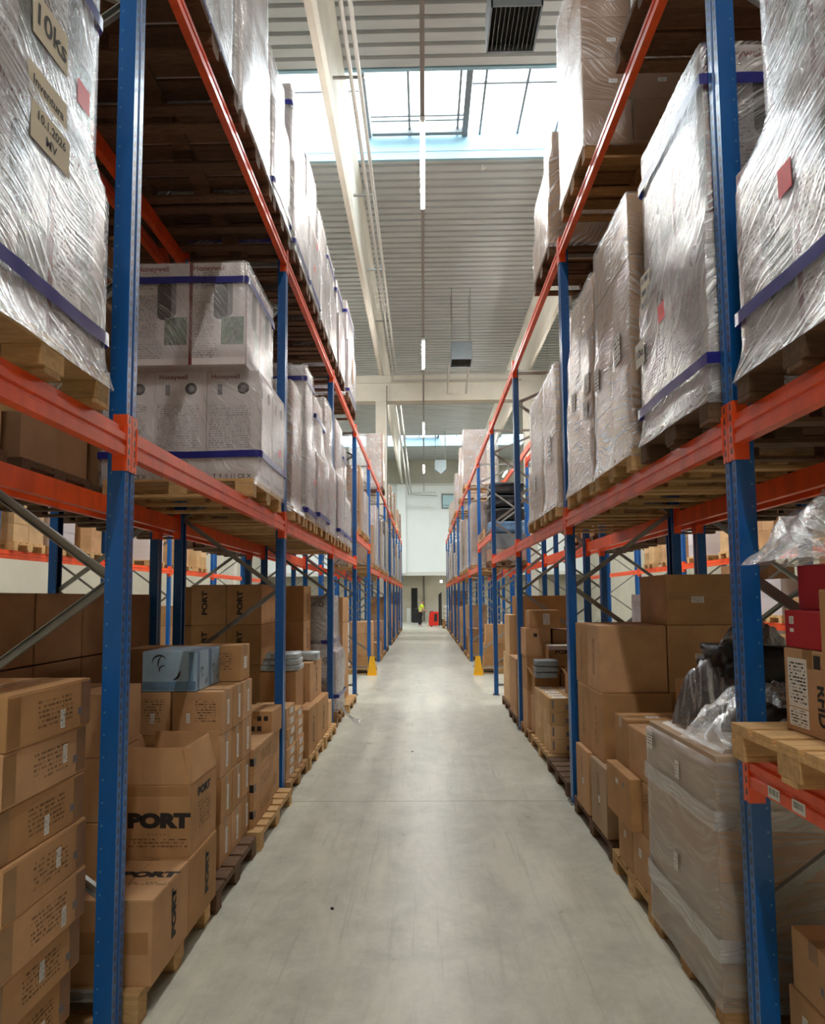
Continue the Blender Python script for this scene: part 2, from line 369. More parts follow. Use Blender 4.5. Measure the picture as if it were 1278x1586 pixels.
def blob(par, face, dims, u, v, w, h, mat, name, rnd=1., off=.0016):
    """flat printed capsule / disc"""
    def mk():
        b = MB(); n = 28; r = min(w, h) / 2 * rnd; pts = []
        for k in range(n):
            a = 2 * PI * (k + .5) / n; cx = (w / 2 - r) * (1 if math.cos(a) > 0 else -1); cy = (h / 2 - r) * (1 if math.sin(a) > 0 else -1)
            pts.append((cx + r * math.cos(a), cy + r * math.sin(a)))
        b.prism(pts, 'z', -.0006, 0); return b.mesh(name, [mat])
    o = link(name, cached(('bl', round(w, 3), round(h, 3), mat, rnd, name), mk), parent=par); o.matrix_local = fmat(face, dims, u, v, off); return o

# ------------------------------------------------------------------ cartons
def carton(x0, x1, y0, y1, z0, z1, mat='card', label=None, group=None, par=None, ploc=(0, 0, 0), cat='cardboard box', rz=0, name='carton', tape=None, seam=True, bevel=.005, jit=0):
    """body mesh with top flaps; tape and prints hang under it as parts"""
    w, d, h = x1 - x0, y1 - y0, z1 - z0
    key = ('ct', round(w, 3), round(d, 3), round(h, 3), mat, seam)
    def mk():
        b = MB(); t = .003 if seam else 0
        b.box(-w / 2, w / 2, -d / 2, d / 2, 0, h - t)
        me = b.mesh('carton', [mat], bevel)
        if seam:
            bm = bmesh.new(); bm.from_mesh(me); b2 = MB(); g = .0025
            if w >= d: b2.box(-w / 2 + .002, w / 2 - .002, -d / 2 + .002, -g, h - t - .001, h); b2.box(-w / 2 + .002, w / 2 - .002, g, d / 2 - .002, h - t - .001, h)
            else: b2.box(-w / 2 + .002, -g, -d / 2 + .002, d / 2 - .002, h - t - .001, h); b2.box(g, w / 2 - .002, -d / 2 + .002, d / 2 - .002, h - t - .001, h)
            m2 = b2.mesh('t', [mat]); bm.from_mesh(m2); bm.to_mesh(me); bm.free(); bpy.data.meshes.remove(m2)
        return me
    o = link(name, cached(key, mk), ((x0 + x1) / 2 - ploc[0], (y0 + y1) / 2 - ploc[1], z0 - ploc[2]), par, rz)
    if label: tag(o, label, cat, group)
    if tape:
        def mkt():
            b = MB(); q = .0007; tw = .03; dn = min(.07, h * .35)
            if w >= d:
                b.box(-w / 2 - q, w / 2 + q, -tw, tw, h, h + q); b.box(-w / 2 - q, -w / 2, -tw, tw, h - dn, h + q); b.box(w / 2, w / 2 + q, -tw, tw, h - dn, h + q)
            else:
                b.box(-tw, tw, -d / 2 - q, d / 2 + q, h, h + q); b.box(-tw, tw, -d / 2 - q, -d / 2, h - dn, h + q); b.box(-tw, tw, d / 2, d / 2 + q, h - dn, h + q)
            return b.mesh('packing_tape', [tape])
        link('packing_tape', cached(('tp',) + key[1:] + (tape,), mkt), parent=o)
    o['dims'] = (w, d, h); return o
def D(o): return tuple(o['dims'])

# ------------------------------------------------------------------ pallets
def pallet(x0, x1, y0, y1, z0, mat='wood', nb=5, label=None, par=None, ploc=(0, 0, 0), detail=True, group=None):
    w, d = x1 - x0, y1 - y0; key = (round(w, 3), round(d, 3), mat, nb)
    def deck():
        b = MB(); gap = .035 if nb < 7 else .045; bw = (d - gap * (nb - 1)) / nb
        for k in range(nb): b.box(-w / 2, w / 2, -d / 2 + k * (bw + gap), -d / 2 + k * (bw + gap) + bw, .122, .144)
        for k in (-1, 0, 1): b.box(k * (w / 2 - .0725) - .0725, k * (w / 2 - .0725) + .0725, -d / 2, d / 2, .1, .1215)
        return b
    def blk(b, i, j, o=(0, 0)):
        bx, by = .145, (.1 if j else .145); cx = i * (w / 2 - .0725) - o[0]; cy = j * (d / 2 - .05) - o[1]
        b.box(cx - bx / 2, cx + bx / 2, cy - by / 2, cy + by / 2, .022, .1)
    def run(b, j, o=0):
        cy = j * (d / 2 - .05) - o; b.box(-w / 2, w / 2, cy - .05, cy + .05, 0, .0215)
    loc = ((x0 + x1) / 2 - ploc[0], (y0 + y1) / 2 - ploc[1], z0 - ploc[2])
    if detail:
        if par is None:
            root = empty('wooden_pallet', loc); link('deck', cached(('pd',) + key, lambda: deck().mesh('deck', [mat], .002)), parent=root)
        else:
            root = link('pallet', cached(('pd',) + key, lambda: deck().mesh('pallet', [mat], .002)), loc, par)
        for i in (-1, 0, 1):
            for j in (-1, 0, 1):
                def mb(i=i, j=j):
                    b = MB(); blk(b, i, j); return b.mesh('block', [mat], .003)
                link('block', cached(('pb', i, j) + key, mb), parent=root)
        for j in (-1, 0, 1):
            def mr(j=j):
                b = MB(); run(b, j); return b.mesh('runner', [mat], .002)
            link('runner', cached(('pr', j) + key, mr), parent=root)
    else:
        def allm():
            b = deck()
            for i in (-1, 0, 1):
                for j in (-1, 0, 1): blk(b, i, j)
            for j in (-1, 0, 1): run(b, j)
            return b.mesh('pallet', [mat])
        root = link('wooden_pallet' if par is None else 'pallet', cached(('pa',) + key, allm), loc, par)
    if label: tag(root, label, 'pallet', group)
    return root

# ------------------------------------------------------------------ stretch film skin around a load
def wrap_mesh(prof, mat, step=.05, amp=.006, seed=0, vstep=.05, r=.03, belly=0.):
    """prof: list of (z, x0, x1, y0, y1) in local coordinates, bottom to top"""
    def at(z):
        for a, b in zip(prof, prof[1:]):
            if z <= b[0]:
                t = 0 if b[0] == a[0] else (z - a[0]) / (b[0] - a[0]); return [a[k] * (1 - t) + b[k] * t for k in range(1, 5)]
        return list(prof[-1][1:])
    z0, z1 = prof[0][0], prof[-1][0]; x0, x1, y0, y1 = at((z0 + z1) / 2); per = 2 * (x1 - x0 + y1 - y0)
    nu = max(16, int(per / step)); nv = max(3, int((z1 - z0) / vstep))
    def pt(t, e):
        x0, x1, y0, y1 = e; w, d = x1 - x0, y1 - y0; L = 2 * (w + d); s = (t * L) % L
        if s < w: p, n = (x0 + s, y0), (0, -1); q = min(s, w - s)
        elif s < w + d: p, n = (x1, y0 + s - w), (1, 0); q = min(s - w, w + d - s)
        elif s < 2 * w + d: p, n = (x1 - (s - w - d), y1), (0, 1); q = min(s - w - d, 2 * w + d - s)
        else: p, n = (x0, y1 - (s - 2 * w - d)), (-1, 0); q = min(s - 2 * w - d, L - s)
        return p, n, q
    def fn(t, v):
        z = z0 + (z1 - z0) * v; p, n, q = pt(t % 1.0, at(z))
        k = noise.noise(Vector((t * per * 3 + seed, z * 3, seed))) * amp + noise.noise(Vector(((t * per + z * .8) * 11, seed, z * 4))) * amp * .6
        k = max(k + amp, .001) * min(1, q / .05 + .35)
        k += belly * math.sin(PI * v) * min(1, q / .2)
        return (p[0] + n[0] * k, p[1] + n[1] * k, z + noise.noise(Vector((t * per * 2, seed, 5))) * .012 * (1 if v in (0., 1.) else 0))
    b = MB(); b.grid(fn, nu, nv, lambda t, v: (t * per, (z1 - z0) * v))
    return b.mesh('stretch_wrap', [mat], smooth=True, fix=False)

# ------------------------------------------------------------------ setting
XW, YB, YF, ZC = 13.0, -8.0, 51.0, 13.0
b = MB(); b.quad((-XW, YB, 0), (XW, YB, 0), (XW, YF + 4, 0), (-XW, YF + 4, 0)); struct('floor', b, ['concrete_floor'])
def deck(y0, y1, b):
    p = .30; n = int(round((y1 - y0) / p)); p = (y1 - y0) / n; pts = []
    for k in range(n):
        y = y0 + k * p; pts += [(y, ZC), (y + p * .66, ZC), (y + p * .74, ZC + .07), (y + p * .92, ZC + .07)]
    pts.append((y1, ZC))
    for a, c in zip(pts, pts[1:]): b.quad((-XW, a[0], a[1]), (XW, a[0], a[1]), (XW, c[0], c[1]), (-XW, c[0], c[1]))
SKY = [(12.7, 15.4), (43.0, 46.0)]
b = MB(); deck(YB, SKY[0][0], b); deck(SKY[0][1], SKY[1][0], b); deck(SKY[1][1], YF, b); struct('ceiling', b, ['deck'], fix=False)
b = MB(); b.box(-XW - .2, -XW, YB, YF + 4, 0, ZC + .1); struct('wall_left', b, ['wall_warm'])
b = MB(); b.box(XW, XW + .2, YB, YF + 4, 0, ZC + .1); struct('wall_right', b, ['wall_warm'])
b = MB(); b.box(-XW, XW, YB - .2, YB, 0, ZC + .1); struct('wall_back', b, ['wall_warm'])
b = MB(); b.box(-XW, XW, YF, YF + .3, 3.95, 11.0, 0); b.box(-XW, XW, YF, YF + .3, 11.0, ZC + .1, 1); struct('wall_front', b, ['wall_white', 'wall_beige'])
b = MB(); b.box(-XW, XW, YF - .12, YF + .02, 10.95, 11.1); struct('trim_1', b, ['steel_white'])
b = MB(); b.box(-XW, XW, YF - .2, YF + .3, 3.72, 4.0); struct('trim_2', b, ['steel_white'])
b = MB(); b.box(-XW, XW, YF + 1.2, YF + 1.4, 0, 4); b.box(-XW, XW, YF + .3, YF + 1.4, 3.95, 4.1); struct('wall_loading', b, ['wall_warm'])
for k, (a, c) in enumerate(SKY):
    zt = ZC + .65
    b = MB()
    b.box(-XW, XW, a - .08, a, ZC - .02, zt); b.box(-XW, XW, c, c + .08, ZC - .02, zt + .02)
    b.box(-XW, XW, c - .012, c, ZC + .18, ZC + .2); struct('skylight_curb' + ('' if k == 0 else '.001'), b, ['curb'])
    sk = link('window_%d' % (k + 1), None); sk['kind'] = 'structure'
    g = MB(); g.quad((-XW, a, zt + .02), (XW, a, zt + .02), (XW, c, zt + .02), (-XW, c, zt + .02)); link('pane', g.mesh('pane', ['glazing']), parent=sk)
    g = MB()
    for x in (-9.4, -7.3, -5.3, -4.2, -3.35, -.26, .93, 1.5, 2.45, 3.4, 4.6, 6.8, 9): g.box(x - .025, x + .025, a, c, zt - .05, zt)
    for x in (-1.3, 1.12, 5.6, -6.2): g.box(x - .07, x + .07, a, c, zt - .09, zt)
    for x0, x1, y in ((-XW, -1.4, a + 1.25), (1.2, XW, a + 1.1), (-1.2, 1.05, a + 2.05), (-1.2, 1.05, a + 2.2)): g.box(x0, x1, y - .02, y + .02, zt - .045, zt)
    g.box(-XW, XW, a, a + .09, zt - .06, zt); g.box(-1.2, 1.05, c - .22, c - .12, zt - .14, zt)
    link('window_frame', g.mesh('window_frame', ['frame_grey']), parent=sk)
# girders, cross beam, columns
ZG = 11.04; YX = 25.7
def girder(x, n):
    b = MB(); w = .15
    P = [(x - .06, ZG), (x + .06, ZG), (x + .10, ZG + .22), (x + .04, ZG + .36), (x + .04, ZC - .36), (x + .13, ZC - .14), (x + .13, ZC + .02), (x - .2, ZC + .02), (x - .2, ZC - .14), (x - .04, ZC - .36), (x - .04, ZG + .36), (x - .06, ZG + .22)]
    b.prism(P, 'y', YB, YF); o = struct('ceiling_girder' if n == 0 else 'ceiling_girder.%03d' % n, b, ['concrete_pre']); return o
for n, x in enumerate((-1.70, 4.30, -7.9, 10.4)): girder(x, n)
b = MB(); b.box(-XW, XW, YX, YX + .5, 10.0, ZG); b.box(-XW, XW, YX - .06, YX + .56, ZG - .3, ZG - .003); struct('cross_beam', b, ['concrete_pre'])
for n, x in enumerate((-1.72, 4.35, -7.9, 10.4)):
    b = MB(); b.box(x - .2, x + .22, YX + .02, YX + .48, 0, 10.0); struct('column' if n == 0 else 'column.%03d' % n, b, ['concrete_pre'])
b = MB(); b.box(-2.1, -1.42, YF - .35, YF, 3.9, 11.0); struct('column.004', b, ['wall_white'])

# ------------------------------------------------------------------ ceiling fittings
ZR = 9.86
def lamp_rail(x, y0, starts, nm, where):
    b = MB(); b.box(-.035, .035, 0, 47.5 - y0, 0, .055)
    o = link('lamp_rail', b.mesh('lamp_rail', ['rail']), (x, y0, ZR)); tag(o, nm, 'light rail')
    for k in range(8):
        y = 2 + k * 5.9
        c = MB(); c.cyl((0, y, .055), (0, y, ZC - ZR), .006, 6); link('suspension_wire', c.mesh('suspension_wire', ['galv']), parent=o)
    for k, y in enumerate(starts):
        h = MB(); h.box(-.04, .04, 0, 2.4, .02, .075); h.box(-.036, .036, 0, .03, -.02, .02); h.box(-.036, .036, 2.37, 2.4, -.02, .02)
        l = link('linear_lamp', cached(('lamph',), lambda: h.mesh('linear_lamp', ['steel_white'])), (x, y, ZR - .08))
        tag(l, 'slim glowing tube lamp on the rail %s, %s from the camera' % (where, ORD[k]), 'lamp', 'tube lamps under the roof')
        def dm():
            d = MB(); d.prism([(-.03, .02), (-.03, -.012), (-.018, -.022), (.018, -.022), (.03, -.012), (.03, .02)], 'y', .03, 2.37); return d.mesh('diffuser', ['lamp'])
        link('diffuser', cached(('lampd',), dm), parent=l)
lamp_rail(.04, -9.6 + 1.7, [-7.7, -2.6, 10.0, 19.05, 28.3, 37.4], 'long grey light rail hanging over the middle of the main aisle', 'over the main aisle')
lamp_rail(-5.2, .5, [3.0, 12.0, 21.0, 30.0, 39.0], 'grey light rail over the next aisle, left of the main aisle', 'over the left side aisle')
lamp_rail(5.2, .5, [3.0, 12.0, 21.0, 30.2, 39.0], 'grey light rail over the next aisle, right of the main aisle', 'over the right side aisle')

def heater(x, y, label, light=False):
    t = empty('ceiling_heater', (x, y, 10.36)); tag(t, label, 'heater', 'hanging heaters'); m = 'heater_light' if light else 'heater'
    b = MB(); b.box(-.37, .37, -.4, .4, .12, .62); link('casing', b.mesh('casing', [m], .012), parent=t)
    b = MB()
    for s in (-1, 1): b.box(s * .36 - .012, s * .36 + .012, -.4, .4, 0, .12); b.box(-.37, .37, s * .388 - .012, s * .388 + .012, 0, .12)
    link('grille_frame', b.mesh('grille_frame', [m]), parent=t)
    b = MB()
    for k in range(11):
        x0 = -.33 + k * .066; b.bar((x0 - .012, -.38, .05), (x0 - .012, .38, .05), .004, .09, up=(.35, 0, 1))
    link('louvre', b.mesh('louvre', ['galv_dark' if not light else m]), parent=t)
    b = MB(); b.box(-.34, .34, -.37, .37, .108, .119); link('core', b.mesh('core', ['dark']), parent=t)
    for sx in (-.33, .33):
        for sy in (-.34, .34):
            b = MB(); b.cyl((sx, sy, .62), (sx, sy, ZC - 10.36), .012, 6); link('hanger_rod', b.mesh('hanger_rod', ['galv']), parent=t)
    return t
heater(1.40, 8.97, 'grey louvred heater under the roof nearest the camera, before the skylight')
heater(1.40, 22.55, 'grey louvred heater hanging just in front of the concrete cross beam')
h3 = heater(1.15, 42.0, 'pale blue grey heater hanging far back before the white end wall', True)
b = MB(); b.prism([(-.37, 0), (0, -.3), (.37, 0)], 'y', -.4, -.36); link('air_deflector', b.mesh('air_deflector', ['heater_light']), parent=h3)

def pipe(pts, r, label, nm='conduit', mat='pipe', grp=None, cat='pipe'):
    b = MB()
    for p, q in zip(pts, pts[1:]):
        b.cyl(p, q, r, 10)
    for p in pts[1:-1]: b.cyl((p[0] - r, p[1], p[2]), (p[0] + r, p[1], p[2]), r * 1.05, 10)
    o = link(nm, b.mesh(nm, [mat], smooth=False)); tag(o, label, cat, grp); return o
pc1 = pipe([(-1.22, YB + .05, 11.22), (-1.22, YX - .35, 11.22), (-1.22, YX - .35, 10.72), (4.0, YX - .35, 10.72)], .038, 'slim grey pipe along the left roof girder, the one nearer the girder', grp='pipes along the girder')
pc2 = pipe([(-1.07, YB + .05, 11.22), (-1.07, YX - .55, 11.22), (-1.07, YX - .55, 10.98), (5.5, YX - .55, 10.98)], .038, 'slim grey pipe along the left roof girder, the one nearer the lamps', grp='pipes along the girder')
k = 0
for y in (7.45, 10.84, 14.22, 17.6, 21.0):
    b = MB(); b.box(-1.56, -1.0, y - .02, y + .02, 11.262, 11.30); o = link('pipe_bracket', b.mesh('pipe_bracket', ['galv']))
    tag(o, 'small steel bracket holding the two girder pipes, %s from the camera' % ORD[k], 'bracket', 'pipe brackets on the girder'); k += 1
# wire basket fitting on the pipes
b = MB()
for i in range(5): b.bar((-1.42 + i * .09, 18.0, 11.12), (-1.42 + i * .09, 20.0, 11.12), .012, .012)
for i in range(8): b.bar((-1.42, 18 + i * .285, 11.12), (-1.06, 18 + i * .285, 11.12), .012, .012)
tag(link('cable_tray', b.mesh('cable_tray', ['steel_white'])), 'short white wire cable tray under the girder pipes', 'cable tray')
for q, yy in enumerate((28.5,)):
    pipe([(-.95, YX + .8, 10.1), (-.95, 49.5, 10.1), (1.0, 49.5, 10.1)], .05, 'grey pipe running beyond the cross beam, the one nearer the lamps', grp='pipes beyond the cross beam')
    pipe([(-1.15, YX + .8, 10.1), (-1.15, 49.8, 10.05), (1.1, 49.8, 9.9)], .05, 'grey pipe running beyond the cross beam, the one nearer the column', grp='pipes beyond the cross beam')
for q, x in enumerate((1.0, 1.75)):
    pipe([(x, 23.6, 10.75), (x, YX - .4, 10.15)], .04, 'short pale pipe sloping from the heater to the cross beam, %s one' % ('left', 'right')[q], grp='heater pipes')
pipe([(-1.45, YX - .1, 0.0), (-1.45, YX - .1, 10.6)], .018, 'dark cable running down the front of the concrete column', 'cable', 'galv_dark', cat='cable')
b = MB(); b.cyl((0, 0, 0), (0, 0, .06), .06, 14); b.cyl((0, 0, -.03), (0, 0, 0), .035, 14, .05)
tag(link('smoke_detector', b.mesh('smoke_detector', ['steel_white']), (1.6, 15.75, ZC - .06)), 'small white smoke detector on the roof sheet behind the skylight', 'detector')

# ------------------------------------------------------------------ far wall details
w3 = link('window_3', None); w3['kind'] = 'structure'
b = MB(); b.box(1.45, 2.6, YF - .06, YF - .001, 9.05, 9.15); b.box(1.45, 2.6, YF - .06, YF - .001, 10.15, 10.25); b.box(1.45, 1.55, YF - .06, YF - .001, 9.15, 10.15); b.box(2.5, 2.6, YF - .06, YF - .001, 9.15, 10.15); b.box(1.55, 2.5, YF - .05, YF - .001, 9.3, 9.34)
link('window_frame', b.mesh('window_frame', ['frame_grey']), parent=w3)
b = MB(); b.box(1.55, 2.5, YF - .03, YF - .002, 9.15, 10.15); link('pane', b.mesh('pane', ['window_pane']), parent=w3)
b = MB(); b.box(-1.05, -.55, YF + 1.14, YF + 1.21, 0, 2.75); d = struct('door_1', b, ['dark'])
b = MB(); b.cyl((0, 0, 0), (0, 0, 3.6), .05, 8); tag(link('drain_pipe', b.mesh('drain_pipe', ['galv_dark']), (-.02, YF + 1.1, .1)), 'thin dark pipe down the far wall right of the dark doorway', 'pipe')
b = MB(); b.cyl((0, 0, 0), (0, -.05, -.1), .08, 12, .1); o = link('wall_lamp', b.mesh('wall_lamp', ['lamp_small']), (1.35, YF - .1, 3.3)); tag(o, 'small bright round lamp under the ledge of the white end wall', 'lamp')
b = MB(); b.bar((0, 0, .25), (0, .02, .5), .04, .04); link('bracket', b.mesh('bracket', ['galv_dark']), (0, 0, 0), o); 
b = MB(); b.box(-.16, .16, -.03, .03, 0, 1.15, 0, Matrix.Rotation(.22, 4, 'X')); tag(link('leaning_board', b.mesh('leaning_board', ['steel_white']), (-1.25, YF + .4, 0)), 'pale board leaning beside the dark doorway at the far end', 'board')
b = MB(); b.prism([(-.25, 0), (.55, 0), (.42, .75), (.2, 1.1), (-.1, 1.15), (-.24, .8)], 'y', -.3, .3); tag(link('covered_trolley', b.mesh('covered_trolley', ['black_plastic'], .05)), 'dark covered trolley standing before the far doorway', 'trolley').location = (-.7, YF + .2, 0)

# ------------------------------------------------------------------ racks
BAY = 3.4; NB = 12
def YL(i): return 3.03 + BAY * i      # far edge of the post
def YR(i): return 2.94 + BAY * i
FR = 5.46
def post_mesh():
    b = MB(); D_ = .082
    P = [(0, -.1), (0, -.062), (-.012, -.056), (-.012, -.044), (0, -.038), (0, 0), (-D_, 0), (-D_, -.018), (-D_ + .004, -.018), (-D_ + .004, -.004), (-.016, -.004), (-.016, -.096), (-D_ + .004, -.096), (-D_ + .004, -.082), (-D_, -.082), (-D_, -.1)]
    P = P[::-1]
    mis = []
    n = len(P)
    for k in range(n):
        a, c = P[k], P[(k + 1) % n]
        if a[0] == 0 and c[0] == 0: mis.append(1)
        elif abs(a[1] - c[1]) < 1e-6 and a[1] in (-.1, 0): mis.append(2)
        else: mis.append(0)
    b.prism(P, 'z', 0, FR, mis=mis); me = b.mesh('post', ['blue', 'blue_slot', 'blue_web']); return me
def plate_mesh():
    b = MB(); b.box(-.11, .03, -.13, .03, 0, .008); b.cyl((.012, -.05, .008), (.012, -.05, .03), .01, 6); b.cyl((.012, -.115, .008), (.012, -.115, .03), .01, 6); return b.mesh('foot_plate', ['galv'])
def brace(p, q):
    def mk():
        b = MB(); P = Vector(p); Q = Vector(q)
        b.bar(P, Q, .005, .042); d = (Q - P).normalized(); up = Vector((0, -1, 0)); s = d.cross(up)
        for k in (-1, 1): b.bar(P + s * .0185 * k + up * .012, Q + s * .0185 * k + up * .012, .022, .005, up=tuple(s))
        return b.mesh('brace', ['galv'])
    return cached(('br', p, q), mk)
def frame(x, yfar, s, label, group, detail=True):
    """s=-1: face looks to +x (left rack); s=+1: face looks to -x"""
    t = empty('upright_frame', (x, yfar if s < 0 else yfar - .1, 0), 0 if s < 0 else PI); tag(t, label, 'rack frame', group)
    pm = cached(('post',), post_mesh)
    link('post', pm, parent=t); link('post', pm, (-1.1, -.1, 0), t, PI)
    if detail:
        fp = cached(('plate',), plate_mesh); link('foot_plate', fp, parent=t); link('foot_plate', fp, (-1.1, -.1, 0), t, PI)
    zs = [.62, 1.33, 2.05, 2.77, 3.49, 4.21, 4.93, 5.36]; y = -.05
    for k in range(7):
        p, q = (-.06, y, zs[k]), (-1.04, y, zs[k + 1])
        if k % 2: p, q = (-1.04, y, zs[k]), (-.06, y, zs[k + 1])
        link('brace', brace(p, q), parent=t)
    link('brace', brace((-.06, y, .2), (-1.04, y, .2)), parent=t); link('brace', brace((-.06, y, 5.4), (-1.04, y, 5.4)), parent=t)
    return t
def beam_mesh(L):
    b = MB(); P = [(-.045, 0), (.006, 0), (.006, .044), (-.003, .05), (-.003, .064), (.006, .07), (.006, .102), (-.010, .106), (-.010, .137), (-.045, .137)]
    b.prism(P, 'y', 0, L); return b.mesh('rack_beam', ['orange'])
def conn_mesh():
    b = MB(); b.box(.0005, .0065, -.1, -.0555 + 0, -.07, .198, 1); b.box(-.062, .0065, -.0558, -.0505, -.07, .198, 0); b.box(-.05, .01, -.0553, -.0505 + .002, -.02, .15); return b.mesh('beam_connector', ['orange', 'orange_slot'])
def beam(x, y0, L, z, s, label, group):
    """z = underside of the beam; y0 = near end"""
    o = link('rack_beam', cached(('beam', L), lambda: beam_mesh(L)), (x, y0 if s < 0 else y0 + L, z), rz=0 if s < 0 else PI); tag(o, label, 'rack beam', group)
    cm = cached(('conn',), conn_mesh)
    link('beam_connector', cm, (0, .0525, 0), o); link('beam_connector', cm, (0, L - .0525, 0), o, 0).scale = (1, -1, 1)
    return o
ZM, ZT = 2.63, 5.38                       # undersides of the middle and top beams
side = {-1: 'left', 1: 'right'}
for s, YY in ((-1, YL), (1, YR)):
    for i in range(NB):
        frame(s * 1.39, YY(i), s, 'blue upright frame, %s from the camera along the %s of the aisle' % (ORD[i], side[s]), 'upright frames along the main aisle', i < 5)
    for i in range(-1, NB - 1):
        y0 = YY(i)
        nm = 'nearest bay' if i < 0 else 'bay after %s upright' % ORD[i]
        for lv, z in (('middle', ZM if i != 3 else 3.17), ('top', ZT)):
            if i < 0 and lv == 'top': continue
            beam(s * 1.39, y0, 3.3, z, s, 'orange beam on aisle %s, front of %s shelf, %s' % (side[s], lv, nm), 'orange beams facing the main aisle')
            if i < 6: beam(s * 2.49, y0, 3.3, z, -s, 'orange beam on aisle %s, rear of %s shelf, %s' % (side[s], lv, nm), 'orange beams at the back of the aisle racks')
lowb = beam(1.39, YR(-1), 3.3, 1.14, 1, 'low orange beam with two barcode labels at the lower right edge', 'orange beams facing the main aisle')
beam(2.49, YR(-1), 3.3, 1.14, -1, 'low orange beam behind the loose pallet at the lower right edge', 'orange beams at the back of the aisle racks')
for q, yy in enumerate((.20, .37)):
    l = link('barcode_label', sticker_mesh(.085, .045, 'barcode', 'barcode_label'), parent=lowb); l.matrix_local = Matrix(((0, 0, 1, .0075), (1, 0, 0, yy), (0, 1, 0, .03 + .0), (0, 0, 0, 1)))
# red warning stickers with print on beams next to the first uprights
for s, YY in ((-1, YL), (1, YR)):
    for o in [o for o in COL.objects if o.name.startswith('rack_beam') and abs(o.location.z - ZM) < .01 and abs(abs(o.location.x) - 1.39) < .01]:
        pass
# the second rack standing back to back and the racks beyond the next aisles
for s, YY in ((-1, YL), (1, YR)):
    for i in range(0, 8):
        frame(s * 3.75, YY(i), -s, 'blue upright frame, %s from the camera in the rack behind the %s aisle rack' % (ORD[i], side[s]), 'upright frames of the racks behind', False)
    for i in range(-1, 7):
        nm = 'the nearest bay' if i < 0 else 'the %s bay' % ORD[i + 1]
        for lv, z in (('middle', ZM), ('top', ZT)):
            if lv == 'top' and i > 3: continue
            beam(s * 2.65, YY(i), 3.3, z, s, 'orange beam of the rack behind the %s aisle rack, %s shelf, %s' % (side[s], lv, nm), 'orange beams of the racks behind')
    for i in range(1, 8):
        frame(s * 6.6, YY(i), s, 'blue upright frame far to the %s beyond the next aisle, %s one' % (side[s], ORD[i - 1]), 'upright frames beyond the next aisle', False)
    for i in range(1, 7):
        for lv, z in (('middle', ZM), ('low', 1.3)):
            if lv == 'low' and (i > 4 or s < 0): continue
            beam(s * 6.6, YY(i), 3.3, z, s, 'orange beam far to the %s beyond the next aisle, %s shelf, %s bay' % (side[s], lv, ORD[i - 1]), 'orange beams beyond the next aisle')
# yellow post guards at the cross passage
for s, y in ((-1, YL(4)), (1, YR(4))):
    t = empty('post_guard', (s * 1.345, y - .14, 0)); tag(t, 'yellow steel guard at the foot of the fifth upright on the %s' % side[s], 'guard', 'yellow post guards')
    b = MB(); b.prism([(-.12, 0), (.12, 0), (.06, .48), (-.06, .48)], 'y', -.008, 0); link('plate', b.mesh('plate', ['yellow']), parent=t)
    b = MB(); b.prism([(0, 0), (.2, 0), (.16, .48), (0, .48)], 'x', -.12 * -s - .004, -.12 * -s + .004); link('side_plate', b.mesh('side_plate', ['yellow']), parent=t)
    b = MB(); b.box(-.12, .12, -.06, .0, 0, .01); link('foot', b.mesh('foot', ['yellow']), parent=t)

# ------------------------------------------------------------------ print on the cartons
def fan_upper(o, face, stripe=-1):
    d = D(o); W = d[0] if face in ('y-',) else d[1]; h = d[2]
    text(o, face, d, -W * .44, h * .445, 'Honeywell', .062, 'ink_red', bold=.02, align='LEFT')
    sticker(o, face, d, -W * .16, h * .385, W * .55, .03, 'lines_grey', 'printed_text')
    sticker(o, face, d, -W * .18, h * .27, W * .5, .05, 'lines_grey', 'printed_text')
    sticker(o, face, d, -W * .24, -.02, W * .38, h * .42, 'lines_grey', 'printed_text')
    sticker(o, face, d, -W * .2, -h * .36, W * .46, h * .16, 'lines_grey', 'printed_text')
    blob(o, face, d, W * .17, h * .15, W * .2, h * .36, 'ink_grey', 'printed_picture', .9, .0010)
    blob(o, face, d, W * .06, h * .13, W * .25, h * .38, 'ink', 'printed_picture', .9, .0016)
    sticker(o, face, d, W * .27, -h * .17, W * .40, h * .27, 'collage', 'printed_picture', 0, .0026)
    sticker(o, face, d, stripe * (W / 2 - .014), 0, .028, h, 'red_stripe', 'printed_stripe', 0, .0008)
def fan_lower(o, face, stripe=0):
    d = D(o); W = d[0] if face in ('y-',) else d[1]; h = d[2]
    text(o, face, d, -W * .42, h * .445, 'Honeywell', .055, 'ink_red', bold=.02, align='LEFT')
    blob(o, face, d, W * .2, h * .34, .118, .118, 'paper', 'printed_picture', 1, .0010); blob(o, face, d, W * .2, h * .34, .1, .1, 'ink', 'printed_picture', 1, .0018)
    blob(o, face, d, W * .2, h * .34, .05, .05, 'ink_grey', 'printed_picture', 1, .0026)
    sticker(o, face, d, -W * .25, h * .33, .04, .09, 'ink_grey', 'printed_picture')
    sticker(o, face, d, -W * .05, .0, W * .8, h * .4, 'lines_grey', 'printed_text')
    sticker(o, face, d, W * .25, -h * .24, .055, .05, 'barcode', 'printed_label')
    text(o, face, d, 0, -h * .45, 'T \u2191 !! 11 CE X', .05, 'ink', bold=.02)
def small_mark(o, face, stripe=0):
    d = D(o); W = d[0] if face == 'y-' else d[1]
    sticker(o, face, d, W * .12, -d[2] * .05, min(.07, W * .3), .035, 'label_print', 'label')
def slip(o, face, stripe=0):
    d = D(o); W = d[0] if face == 'y-' else d[1]
    sticker(o, face, d, W * .1, -d[2] * .1, min(.10, W * .3), .13, 'label_print', 'label')
DECO = {'fanU': fan_upper, 'fanL': fan_lower, 'mark': small_mark, 'slip': slip}

